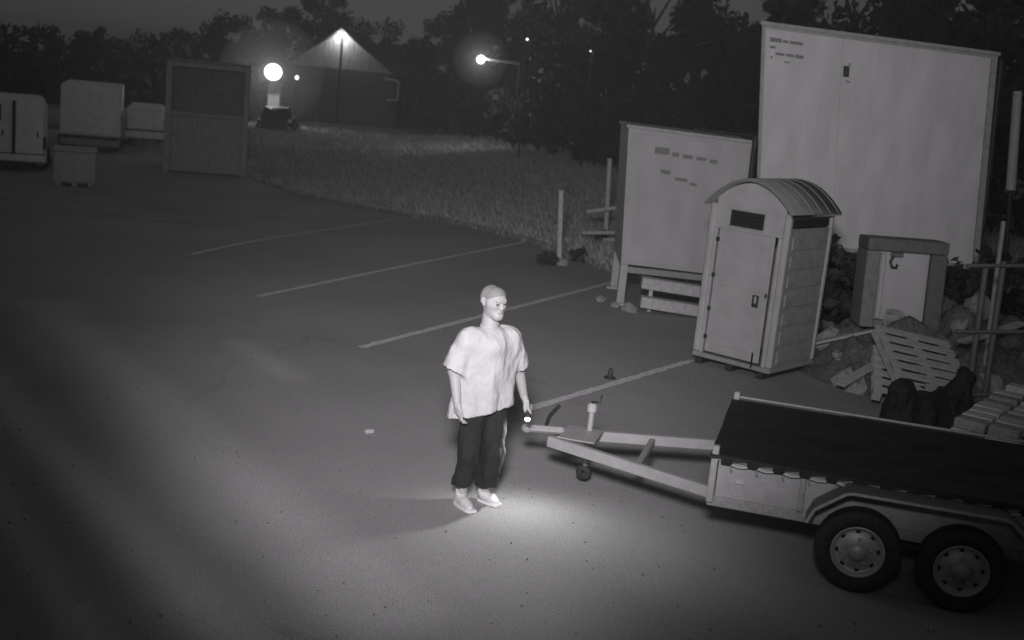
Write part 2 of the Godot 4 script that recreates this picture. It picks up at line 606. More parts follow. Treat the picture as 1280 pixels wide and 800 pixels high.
func build_grass() -> void:
	var spots := []
	var g := RandomNumberGenerator.new()
	g.seed = 77
	var patch := FastNoiseLite.new(); patch.seed = 8; patch.frequency = 0.12
	while spots.size() < 34000:
		var z := -13.0 - 60.0 * pow(g.randf(), 1.3)
		var x := g.randf_range(-0.42, 0.5) * -z
		if x > 14.0: continue
		if Geometry2D.is_point_in_polygon(Vector2(x, z), lot): continue
		if patch.get_noise_2d(x, z) < g.randf_range(-0.5, 0.25): continue
		var s := g.randf_range(0.6, 1.4) * (1.0 + maxf(0.0, -z - 25.0) * 0.02)
		spots.append(Transform3D(Basis(Vector3.UP, g.randf() * TAU).scaled(Vector3(s * 1.5, s, s * 1.5)), Vector3(x, ground_y(x, z) - 0.04, z)))
	var mm := MultiMesh.new()
	mm.transform_format = MultiMesh.TRANSFORM_3D
	mm.mesh = blade_mesh(5, 10, 0.17, 0.2)
	mm.instance_count = spots.size()
	for k in spots.size(): mm.set_instance_transform(k, spots[k])
	var o := MultiMeshInstance3D.new()
	o.name = numbered("grass")
	o.multimesh = mm
	o.material_override = M.blade
	add_child(o)
	tag(o, "rough pale grass on the bank beyond the yard", "grass", "", "stuff")

# ------------------------------------------------------------------ plants
func tree_proto(seed_: int, h: float, wide: float, low: float, leaves: int, conifer := false) -> Dictionary:
	var g := RandomNumberGenerator.new()
	g.seed = seed_
	var st := nb()
	var top := Vector3(g.randf_range(-0.3, 0.3), h * 0.8, g.randf_range(-0.3, 0.3))
	tube(st, [Vector3(0, -0.6, 0), Vector3(0, h * 0.25, 0), top * 0.6, top], [h * 0.032, h * 0.024, h * 0.015, h * 0.004], 7)
	var hubs := []
	for k in 26:
		var t := g.randf_range(low, 0.97)
		var a := g.randf() * TAU
		var reach := wide * (1.05 - t if conifer else sqrt(maxf(0.05, 1.0 - pow((t - 0.45) / 0.58, 2.0)))) * g.randf_range(0.35, 1.0)
		var from := top * t * 0.95
		var to := Vector3(cos(a) * reach, h * t + (0.0 if conifer else g.randf_range(-0.2, 0.6)), sin(a) * reach)
		if k < 14: tube(st, [from, from.lerp(to, 0.5) + Vector3.UP * 0.15, to], [h * 0.009, h * 0.006, h * 0.002], 5)
		hubs.append([to, g.randf_range(0.5, 1.0) * wide * (0.26 if conifer else 0.36), g.randf_range(0.55, 1.35)])
	st.generate_normals()
	var trunk := st.commit()
	var lf := nb()
	for k in leaves:
		var hub: Array = hubs[g.randi() % hubs.size()]
		var d := Vector3(g.randfn(), g.randfn() * 0.75, g.randfn()).normalized() * pow(g.randf(), 0.45)
		var c: Vector3 = hub[0] + d * hub[1]
		c += Vector3(g.randfn(), g.randfn(), g.randfn()) * 0.08
		if c.y < 0.15: continue
		var u := Vector3(g.randfn(), g.randfn(), g.randfn()).normalized()
		var v := u.cross(Vector3(g.randfn(), g.randfn(), g.randfn())).normalized()
		var s := g.randf_range(0.11, 0.27)
		var tone: float = 0.032 * hub[2] * g.randf_range(0.6, 1.5)
		lf.set_color(Color(tone, tone, tone))
		var p0 := c - u * s
		var p1 := c + v * s * 0.55
		var p2 := c + u * s
		var p3 := c - v * s * 0.55
		quad(lf, p0, p1, p2, p3, c - u.cross(v))
	lf.generate_normals()
	return {"trunk": trunk, "crown": lf.commit(), "h": h}

func plant(called: String, proto: Dictionary, label: String, category: String, x: float, z: float, height: float, group: String) -> void:
	var o := thing(called, label, category, Vector3(x, ground_y(x, z) - 0.05, z), rng.randf() * TAU, group)
	var s: float = height / proto.h * (0.86 if category == "tree" else 1.0)
	o.scale = Vector3(s, s, s)
	put("trunk", proto.trunk, M.bark, o)
	put("crown", proto.crown, M.leaf, o)

func build_trees() -> void:
	var tp := []
	for k in 5: tp.append(tree_proto(100 + k * 7, 8.0, [2.8, 3.4, 3.1, 3.8, 2.6][k], 0.06, 5200))
	var cone := tree_proto(151, 8.0, 1.5, 0.1, 3000, true)
	var bp := []
	for k in 3: bp.append(tree_proto(201 + k * 5, 2.4, 1.7, 0.08, 1500))
	var far := "dark trees along the skyline"
	var rows := [
		[-41.1, -95.0, 5.0, "low dark tree at the far left edge of the skyline"],
		[-37.7, -92.0, 5.2, "low rounded tree below the lone skyline lamp"],
		[-35.2, -95.0, 6.6, "dark tree right of the lone skyline lamp on the left"],
		[-32.2, -95.0, 6.4, "dark tree on the skyline right of the slim pointed conifer"],
		[-29.0, -92.0, 6.5, "dark tree on the skyline straight above the square white truck box"],
		[-26.1, -90.0, 6.8, "dark tree on the skyline above the small white van"],
		[-25.3, -96.0, 8.2, "taller dark tree rising behind the tall grey container"],
		[-22.5, -92.0, 8.1, "dark tree rising between grey container and bright flood lamp"],
		[-22.0, -99.0, 7.6, "dark tree behind the bright flood lamp"],
		[-23.4, -112.0, 10.3, "tall dark tree left of the barn's gable peak"],
		[-20.4, -113.0, 11.8, "tallest dark tree straight behind the barn's left roof slope"],
		[-17.2, -113.0, 9.8, "dark tree behind the lit barn gable peak"],
		[-16.2, -119.0, 9.3, "dark tree behind the barn's right roof slope"],
		[-13.0, -116.0, 9.2, "dark tree just right of the barn roof"],
		[-9.6, -108.0, 9.6, "dark tree left of the arm lamp against the pale sky"],
		[-7.1, -100.0, 10.2, "dark tree behind the lamp on the long arm"]]
	for r in rows:
		plant("skyline_tree", tp[rng.randi() % 5], r[3], "tree", r[0], r[1], r[2], far)
	plant("conifer", cone, "slim pointed conifer standing out of the left skyline", "tree", -35.8, -100.0, 8.8, "")
	var near := "tall dark trees behind the white boxes"
	for r in [
		[-4.2, -82.0, 10.6, "tall dark tree right behind the arm lamp's head"],
		[-1.4, -77.0, 11.0, "tall dark tree behind the pole of the arm lamp"],
		[0.9, -66.0, 10.4, "tall dark tree above the first white fence post"],
		[2.9, -57.0, 9.8, "tall dark tree above the second white fence post"],
		[4.6, -52.0, 9.3, "tall dark tree over the left end of the white cabin"],
		[6.4, -50.0, 7.6, "dark tree over the middle of the white cabin, below a gap of sky"],
		[8.6, -52.0, 6.6, "lower dark tree in the sky gap left of the big white box"],
		[12.6, -56.0, 8.6, "dark tree behind the big white box's upper left corner"],
		[10.4, -42.0, 9.6, "dark tree behind the middle of the big white box"],
		[12.6, -40.0, 10.2, "dark tree behind the big white box's upper right corner"],
		[14.2, -38.0, 10.0, "dark tree right of the big white box at the frame edge"],
		[14.3, -33.0, 9.0, "nearest dark tree at the far right edge, behind the pale pole"],
		[10.6, -33.0, 5.0, "low dark tree close behind the right end of the big white box"],
		[8.9, -46.0, 8.6, "dark tree behind the big white box's dark latch"],
		[11.6, -36.0, 8.8, "dark tree showing over the right half of the big white box's roof"]]:
		plant("dark_tree", tp[rng.randi() % 5], r[3], "tree", r[0], r[1], r[2], near)
	var hedge := "dark bushes at the foot of the trees"
	for r in [
		[-8.9, -90.0, 3.7, "dark bush right beside the barn wall"],
		[-5.8, -84.0, 3.6, "dark bush below the lamp on the long arm"],
		[-2.6, -71.0, 3.0, "dark bush at the top of the grass bank"],
		[-0.3, -61.0, 2.8, "dark bush on the bank above the first fence post"],
		[1.5, -53.0, 2.6, "dark bush on the bank between the two fence posts"],
		[2.9, -47.0, 2.5, "dark bush just left of the white cabin"],
		[4.2, -44.0, 2.6, "dark bush behind the white cabin's left end"],
		[6.2, -42.0, 2.8, "dark bush behind the white cabin's right end"],
		[-39.5, -72.0, 3.6, "dark bush behind the double-doored white van"],
		[-34.0, -74.0, 4.2, "dark bush between the white van and the truck box"],
		[-29.5, -72.0, 4.0, "dark bush behind the square white truck box"],
		[-25.0, -70.0, 3.8, "dark bush behind the small white van"],
		[-21.0, -73.0, 4.0, "dark bush left behind the tall grey container"],
		[-18.3, -77.0, 3.2, "dark bush between the grey container and the barn"]]:
		plant("bush", bp[rng.randi() % 3], r[3], "bush", r[0], r[1], r[2], hedge)
	for r in [
		[4.15, -16.9, 1.25, "leafy weed bush between the toilet and the grey cabinet"],
		[4.5, -18.3, 1.3, "weed bush under the big white box's left end"],
		[7.2, -17.6, 1.2, "weed bush under the big white box's right end"],
		[6.2, -18.2, 1.1, "weed bush behind the grey cabinet"]]:
		plant("weed_bush", bp[rng.randi() % 3], r[3], "bush", r[0], r[1], r[2], "weeds round the rubble")
	for r in [
		[0.55, -22.0, 0.26, "small weed at the foot of the left fence post"],
		[1.15, -22.9, 0.26, "small weed between the two fence posts"],
		[1.7, -25.7, 0.3, "small weed at the foot of the right fence post"]]:
		plant("weed", bp[rng.randi() % 3], r[3], "weed", r[0], r[1], r[2], "weeds by the fence posts")

# ------------------------------------------------------------------ wheels
func wheel(parent: Node, at: Vector3, r: float, w: float, m_rim: Material, detail := true) -> void:   # axle along z, outside towards +z
	var turn := Transform3D(Basis(Vector3.RIGHT, PI / 2), at)
	var h := w * 0.5
	var t := nb()
	var rr := r * 0.62
	lathe(t, [Vector2(rr, -h * 0.8), Vector2(r * 0.8, -h), Vector2(r * 0.93, -h * 0.95), Vector2(r * 0.99, -h * 0.7), Vector2(r, -h * 0.3), Vector2(r * 0.965, -h * 0.26), Vector2(r * 0.965, -h * 0.18), Vector2(r, -h * 0.14), Vector2(r, h * 0.14), Vector2(r * 0.965, h * 0.18), Vector2(r * 0.965, h * 0.26), Vector2(r, h * 0.3), Vector2(r * 0.99, h * 0.7), Vector2(r * 0.93, h * 0.95), Vector2(r * 0.8, h), Vector2(rr * 1.02, h * 0.86), Vector2(rr, h * 0.7)], 36, turn, true)
	var hub := Node3D.new()
	hub.name = child_name(parent, "wheel")
	parent.add_child(hub)
	put("tyre", t, M.rubber, hub)
	var m := nb()
	lathe(m, [Vector2(rr, -h * 0.8), Vector2(rr, h * 0.8), Vector2(rr * 0.93, h * 0.82), Vector2(rr * 0.88, h * 0.45), Vector2(rr * 0.74, h * 0.3), Vector2(rr * 0.62, h * 0.55), Vector2(rr * 0.36, h * 0.5), Vector2(rr * 0.33, h * 0.8), Vector2(rr * 0.2, h * 1.0), Vector2(0.0, h * 1.02)], 32, turn, true)
	put("rim", m, m_rim, hub)
	if detail:
		for k in 5:
			var a := TAU * k / 5 + 0.3
			var nut := nb()
			var c := at + Vector3(cos(a), sin(a), 0) * rr * 0.5 + Vector3(0, 0, h * 0.52)
			lathe(nut, [Vector2(0.013, 0.0), Vector2(0.013, 0.016), Vector2(0.007, 0.02), Vector2(0, 0.02)], 6, Transform3D(Basis(Vector3.RIGHT, PI / 2), c))
			put("wheel_nut", nut, M.galvanised, hub)
		for k in 8:
			var a := TAU * k / 8 + 0.1
			var hole := nb()
			var c := at + Vector3(cos(a), sin(a), 0) * rr * 0.76 + Vector3(0, 0, h * 0.34)
			lathe(hole, [Vector2(0.017, -0.004), Vector2(0.017, 0.004), Vector2(0, 0.004)], 8, Transform3D(Basis(Vector3.RIGHT, PI / 2), c))
			put("rim_hole", hole, M.black, hub)

# ------------------------------------------------------------------ the trailer
func build_trailer() -> void:
	var at := Vector3(1.567, 0, -8.384)
	var t := thing("box_trailer", "grey steel tandem box trailer under a black cover, its drawbar beside the person", "trailer", at, -0.25)
	var L := 3.05
	var W := 1.75
	var s := nb()
	# side panel of the near side with swages, pressed in sheet
	box(s, Vector3(L / 2, 0.6, -0.015), Vector3(L - 0.06, 0.28, 0.022), 0.004)
	put("side_panel", s, M.galvanised, t)
	s = nb()
	box(s, Vector3(L / 2, 0.6, -W + 0.015), Vector3(L - 0.06, 0.28, 0.022), 0.004)
	put("side_panel", s, M.galvanised, t)
	s = nb(); box(s, Vector3(-0.0, 0.6, -W / 2), Vector3(0.024, 0.28, W - 0.09), 0.004); put("front_panel", s, M.galvanised, t)
	s = nb(); box(s, Vector3(L, 0.6, -W / 2), Vector3(0.024, 0.28, W - 0.09), 0.004); put("tailgate", s, M.galvanised, t)
	s = nb(); box(s, Vector3(L / 2, 0.452, -W / 2), Vector3(L - 0.04, 0.016, W - 0.06)); put("floor_plate", s, M.dull_steel, t)
	for z in [0.0, -W]:
		s = nb()
		bar(s, Vector3(-0.02, 0.755, z), Vector3(L + 0.02, 0.755, z), 0.05, 0.034, 0.008)
		put("top_rail", s, M.galvanised, t)
		if z < -1.0:
			s = nb()
			tube(s, [Vector3(-0.02, 0.8, z), Vector3(L + 0.02, 0.8, z)], 0.013, 8)
			put("hand_rail", s, M.dull_steel, t)
		s = nb()
		bar(s, Vector3(-0.02, 0.42, z - 0.02 if z < -1 else z - 0.03), Vector3(L + 0.02, 0.42, z - 0.02 if z < -1 else z - 0.03), 0.05, 0.08, 0.008)
		put("chassis_rail", s, M.dull_steel, t)
		for x in [0.0, L]:
			s = nb()
			box(s, Vector3(x, 0.63, z), Vector3(0.05, 0.41 if x > 0.1 else 0.43, 0.052), 0.006)
			put("corner_post", s, M.galvanised, t)
		for x in [0.64, 2.4]:
			s = nb()
			box(s, Vector3(x, 0.6, z + (0.008 if z > -1 else -0.008)), Vector3(0.045, 0.278, 0.03), 0.006)
			put("side_stay", s, M.dull_steel, t)
	# rope hooks under the top rail
	for k in 16:
		s = nb()
		var x := 0.12 + k * 0.185
		tube(s, [Vector3(x, 0.715, 0.004), Vector3(x, 0.71, 0.035), Vector3(x + 0.005, 0.69, 0.04), Vector3(x + 0.01, 0.675, 0.028)], 0.006, 5)
		put("rope_hook", s, M.dull_steel, t)
	# drawbar
	var tip := Vector3(-1.42, 0.45, -W / 2)
	for e in [[-0.1, 0.13], [-W + 0.1, -0.13]]:
		s = nb()
		bar(s, Vector3(0.3, 0.41, e[0]), Vector3(-1.4, 0.43, -W / 2 + e[1]), 0.06, 0.09, 0.008)
		put("drawbar_beam", s, M.galvanised, t)
	s = nb(); bar(s, Vector3(-0.62, 0.415, -0.48), Vector3(-0.62, 0.415, -1.27), 0.05, 0.06, 0.006); put("cross_member", s, M.dull_steel, t)
	s = nb(); box(s, Vector3(-1.16, 0.492, -W / 2), Vector3(0.3, 0.012, 0.4), 0.003); put("drawbar_plate", s, M.galvanised, t)
	var c := nb()
	bar(c, Vector3(-1.3, 0.5, -W / 2), Vector3(-1.62, 0.47, -W / 2), 0.075, 0.06, 0.02)
	ball(c, Vector3(-1.62, 0.465, -W / 2), Vector3(0.05, 0.04, 0.045))
	var cp := put("coupling", c, M.galvanised, t)
	s = nb(); tube(s, [Vector3(-1.46, 0.52, -W / 2), Vector3(-1.44, 0.6, -W / 2), Vector3(-1.37, 0.7, -W / 2 - 0.02)], 0.016, 8); put("release_lever", s, M.black, cp)
	var j := nb()
	tube(j, [Vector3(-1.12, 0.19, -1.02), Vector3(-1.12, 0.66, -1.02)], 0.026, 12)
	var jk := put("jockey_stand", j, M.galvanised, t)
	s = nb(); lathe(s, [Vector2(0.0, 0.0), Vector2(0.04, 0.0), Vector2(0.042, 0.05), Vector2(0.02, 0.07), Vector2(0, 0.07)], 14, Transform3D(Basis.IDENTITY, Vector3(-1.12, 0.66, -1.02))); put("winder_head", s, M.white_plastic, jk)
	s = nb(); tube(s, [Vector3(-1.12, 0.73, -1.02), Vector3(-1.12, 0.75, -0.99), Vector3(-1.05, 0.76, -0.97), Vector3(-1.04, 0.82, -0.97)], 0.009, 6); put("crank_handle", s, M.dark_steel, jk)
	s = nb(); lathe(s, [Vector2(0.02, -0.03), Vector2(0.055, -0.028), Vector2(0.065, -0.012), Vector2(0.065, 0.012), Vector2(0.055, 0.028), Vector2(0.02, 0.03)], 20, Transform3D(Basis(Vector3.RIGHT, PI / 2), Vector3(-1.13, 0.13, -1.02)), true); put("jockey_wheel", s, M.rubber, jk)
	s = nb(); box(s, Vector3(-1.12, 0.43, -1.02), Vector3(0.09, 0.1, 0.09), 0.01); put("stand_clamp", s, M.dull_steel, jk)
	# mudguard over both wheels
	var prof := [Vector2(0.70, 0.47), Vector2(0.74, 0.57), Vector2(0.93, 0.715), Vector2(0.98, 0.73), Vector2(1.96, 0.73), Vector2(2.02, 0.715), Vector2(2.15, 0.6), Vector2(2.21, 0.38)]
	for z in [[0.012, 0.24], [-W - 0.24, -W - 0.012]]:
		s = nb()
		for k in prof.size() - 1:
			var p: Vector2 = prof[k]
			var q: Vector2 = prof[k + 1]
			var mid := Vector3(1.45, 0.1, (z[0] + z[1]) / 2)
			var n := Vector2(q.y - p.y, p.x - q.x).normalized() * -0.012
			for o in [Vector2.ZERO, n]:
				quad(s, Vector3(p.x + o.x, p.y + o.y, z[0]), Vector3(q.x + o.x, q.y + o.y, z[0]), Vector3(q.x + o.x, q.y + o.y, z[1]), Vector3(p.x + o.x, p.y + o.y, z[1]), mid if o == Vector2.ZERO else Vector3(p.x + n.x * 9, p.y + n.y * 9, mid.z))
		var mg := put("mudguard", s, M.fender_steel, t)
		var e: float = z[1] if z[1] > 0 else z[0]
		var lip := []
		for p in prof: lip.append(Vector3(p.x, p.y, e))
		s = nb(); tube(s, lip, 0.014, 6); put("rolled_lip", s, M.dull_steel, mg)
	for x in [1.07, 1.76]:
		s = nb(); bar(s, Vector3(x, 0.3, 0.05), Vector3(x, 0.3, -W - 0.05), 0.05, 0.05, 0.006); put("axle", s, M.dark_steel, t)
		wheel(t, Vector3(x, 0.3, 0.115), 0.3, 0.175, M.rim)
		wheel(t, Vector3(x, 0.3, -W - 0.115), 0.3, 0.175, M.rim, false)
	for z in [-0.12, -W + 0.12]:
		s = nb()
		for k in 4: box(s, Vector3(1.435, 0.34 - k * 0.012, z), Vector3(1.0 - k * 0.2, 0.01, 0.045))
		put("leaf_spring", s, M.dark_steel, t)
	s = nb(); box(s, Vector3(0.2, 0.6, 0.002), Vector3(0.07, 0.035, 0.012), 0.004); put("side_reflector", s, M.grey_trim, t)
	# the cover, drawn over the rails and laced under them
	var wav := FastNoiseLite.new(); wav.seed = 6; wav.frequency = 1.1; wav.fractal_octaves = 3
	var g := nb()
	g.set_smooth_group(1)
	var nx := 60
	var nz := 36
	var grid := []
	for i in nx + 1:
		var col := []
		var u := -0.035 + (L + 0.07) * i / nx
		for k in nz + 1:
			var f := float(k) / nz
			var v := 0.03 - (W + 0.0) * f
			var sag := -0.05 * sin(PI * clampf((u + 0.03) / L, 0, 1)) * sin(PI * f)
			col.append(Vector3(u, 0.783 + sag + wav.get_noise_2d(u * 2.0, v * 2.0) * 0.045 * sin(PI * f) , v))
		col.push_front(Vector3(u, 0.752 + 0.004 * sin(u * 34.0), 0.034))
		col.push_back(Vector3(u, 0.74, -W + 0.022))
		grid.append(col)
	for i in nx:
		for k in nz + 2:
			quad(g, grid[i][k], grid[i + 1][k], grid[i + 1][k + 1], grid[i][k + 1], grid[i][k] - Vector3(0, 1, 0) - Vector3(0, 0, 0.5 if k == 0 else 0.0))
	var cover := thing("tarpaulin", "black tarpaulin stretched flat over the trailer and laced along its rail", "tarpaulin", at, -0.25)
	put("sheet", g, M.tarp, cover)
	for k in 16:
		var x := 0.09 + k * 0.185
		s = nb()
		box(s, Vector3(x, 0.744, 0.035), Vector3(0.085, 0.05, 0.008), 0.003)
		put("tie_tab", s, M.tarp, cover)
		s = nb()
		tube(s, [Vector3(x + 0.035, 0.728, 0.044), Vector3(x + 0.09, 0.716, 0.04), Vector3(x + 0.15, 0.728, 0.044)], 0.007, 5)
		put("lacing", s, M.post_white, cover)

# ------------------------------------------------------------------ the portable toilet
func build_toilet() -> void:
	var t := thing("portable_toilet", "white portable toilet with arched grey roof and black vent above its door", "portable toilet", Vector3(2.322, 0, -14.977), -0.7051)
	var W := 1.12
	var D := 1.15
	var s := nb()
	for x in [0.12, W / 2, W - 0.12]: box(s, Vector3(x, 0.04, -D / 2), Vector3(0.09, 0.08, D + 0.06), 0.01)
	put("skid", s, M.dark_steel, t)
	s = nb(); box(s, Vector3(W / 2, 0.11, -D / 2), Vector3(W, 0.06, D), 0.012); put("floor_tray", s, M.side_plastic, t)
	for x in [0.04, W - 0.04]:
		for z in [-0.04, -D + 0.04]:
			s = nb(); box(s, Vector3(x, 1.09, z), Vector3(0.085, 1.9, 0.085), 0.022); put("corner_post", s, M.white_plastic, t)
	# front wall: arched gable above the door
	var arch := func(x: float) -> float: return 2.03 + 0.31 * (1.0 - pow((x - W / 2) / (W / 2), 2.0))
	s = nb()
	for k in 14:
		var x0 := 0.08 + (W - 0.16) * k / 14.0
		var x1 := 0.08 + (W - 0.16) * (k + 1) / 14.0
		hexa(s, [Vector3(x0, 1.74, -0.03), Vector3(x1, 1.74, -0.03), Vector3(x1, arch.call(x1), -0.03), Vector3(x0, arch.call(x0), -0.03)], Vector3(0, 0, -0.03))
		hexa(s, [Vector3(x0, 0.14, -D + 0.03), Vector3(x1, 0.14, -D + 0.03), Vector3(x1, arch.call(x1), -D + 0.03), Vector3(x0, arch.call(x0), -D + 0.03)], Vector3(0, 0, 0.03))
	put("end_wall", s, M.white_plastic, t)
	for x in [0.11, W - 0.11]:
		s = nb(); box(s, Vector3(x, 0.94, -0.035), Vector3(0.055, 1.6, 0.05), 0.008); put("door_jamb", s, M.white_plastic, t)
	var d := nb()
	box(d, Vector3(W / 2 - 0.005, 0.955, -0.022), Vector3(0.78, 1.57, 0.03), 0.01)
	var door := put("door", d, M.white_plastic, t)
	s = nb(); box(s, Vector3(0.55, 0.6, -0.004), Vector3(0.6, 0.62, 0.008), 0.004); box(s, Vector3(0.55, 1.32, -0.004), Vector3(0.6, 0.56, 0.008), 0.004); put("raised_panel", s, M.white_plastic, door)
	s = nb(); box(s, Vector3(0.80, 0.93, 0.004), Vector3(0.085, 0.15, 0.02), 0.006); put("latch_plate", s, M.dark_steel, door)
	s = nb(); box(s, Vector3(0.81, 0.95, 0.025), Vector3(0.03, 0.09, 0.025), 0.006); put("door_handle", s, M.grey_trim, door)
	for y in [0.36, 0.72, 1.15, 1.6]:
		s = nb(); box(s, Vector3(0.165, y, -0.002), Vector3(0.05, 0.05, 0.018), 0.005); put("hinge", s, M.dark_steel, door)
	s = nb(); box(s, Vector3(0.93, 1.02, -0.003), Vector3(0.028, 0.05, 0.016), 0.004); put("door_stop", s, M.dark_steel, door)
	s = nb(); box(s, Vector3(0.86, 0.2, -0.003), Vector3(0.022, 0.2, 0.012), 0.003); put("kick_slot", s, M.black, door)
	# vent
	s = nb(); box(s, Vector3(0.53, 1.89, -0.026), Vector3(0.47, 0.2, 0.012)); var vent := put("vent", s, M.black, t)
	for k in 4:
		s = nb(); box(s, Vector3(0.53, 1.825 + k * 0.043, -0.014), Vector3(0.44, 0.01, 0.016), 0.002, Basis(Vector3.RIGHT, 0.5)); put("louvre", s, M.dark_steel, vent)
	s = nb()
	for e in [[0.53, 1.995, 0.5, 0.016], [0.53, 1.785, 0.5, 0.016], [0.287, 1.89, 0.016, 0.194], [0.773, 1.89, 0.016, 0.194]]:
		box(s, Vector3(e[0], e[1], -0.02), Vector3(e[2], e[3], 0.022), 0.004)
	put("vent_frame", s, M.grey_trim, vent)
	# sides with pressed ribs
	for x in [0.03, W - 0.03]:
		var out := 1.0 if x > 0.5 else -1.0
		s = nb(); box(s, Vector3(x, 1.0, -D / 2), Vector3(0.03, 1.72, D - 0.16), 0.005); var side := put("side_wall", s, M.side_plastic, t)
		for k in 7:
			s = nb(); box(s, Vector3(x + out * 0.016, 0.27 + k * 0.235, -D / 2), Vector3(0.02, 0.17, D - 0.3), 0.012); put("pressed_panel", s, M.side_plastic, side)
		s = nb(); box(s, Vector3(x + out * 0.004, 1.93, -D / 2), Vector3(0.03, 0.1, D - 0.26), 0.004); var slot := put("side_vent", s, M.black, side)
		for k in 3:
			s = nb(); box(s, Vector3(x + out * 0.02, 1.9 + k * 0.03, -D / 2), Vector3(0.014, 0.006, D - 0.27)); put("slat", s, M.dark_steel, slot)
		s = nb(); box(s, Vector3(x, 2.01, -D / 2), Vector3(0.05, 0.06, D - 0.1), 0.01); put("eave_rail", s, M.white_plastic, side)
	# arched roof with ribs
	s = nb()
	var n := 18
	s.set_smooth_group(1)
	var ring := []
	for k in n + 1:
		var f := float(k) / n
		var x := lerpf(-0.05, W + 0.05, f)
		var y := 2.04 + 0.35 * (1.0 - pow((x - W / 2) / (W / 2 + 0.05), 2.0))
		ring.append(Vector2(x, y))
	for k in n:
		var a: Vector2 = ring[k]
		var b: Vector2 = ring[k + 1]
		var low := Vector3(W / 2, 1.2, -D / 2)
		quad(s, Vector3(a.x, a.y, 0.07), Vector3(b.x, b.y, 0.07), Vector3(b.x, b.y, -D - 0.07), Vector3(a.x, a.y, -D - 0.07), low)
		quad(s, Vector3(a.x, a.y - 0.03, 0.07), Vector3(b.x, b.y - 0.03, 0.07), Vector3(b.x, b.y - 0.03, -D - 0.07), Vector3(a.x, a.y - 0.03, -D - 0.07), Vector3(W / 2, 3.4, -D / 2))
		for z in [0.07, -D - 0.07]:
			quad(s, Vector3(a.x, a.y, z), Vector3(b.x, b.y, z), Vector3(b.x, b.y - 0.03, z), Vector3(a.x, a.y - 0.03, z), low)
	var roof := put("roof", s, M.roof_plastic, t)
	for j in 6:
		var z := -0.02 - j * (D - 0.04) / 5.0
		s = nb()
		var pts := []
		for p in ring: pts.append(Vector3(p.x, p.y + 0.004, z))
		tube(s, pts, 0.01, 6)
		put("roof_rib", s, M.roof_plastic, roof)

# ------------------------------------------------------------------ boxes behind the toilet
func on_face(f: Array, u: float, v: float, out := 0.0) -> Vector3:   # a point of a face: u to the right, v up
	var lo: Vector3 = f[0].lerp(f[1], u)
	var hi: Vector3 = f[3].lerp(f[2], u)
	return lo.lerp(hi, v) + Vector3(0, 0, out)

func face_patch(s: SurfaceTool, f: Array, u0: float, v0: float, u1: float, v1: float, out: float, thick: float) -> void:
	hexa(s, [on_face(f, u0, v0, out), on_face(f, u1, v0, out), on_face(f, u1, v1, out), on_face(f, u0, v1, out)], Vector3(0, 0, -thick))

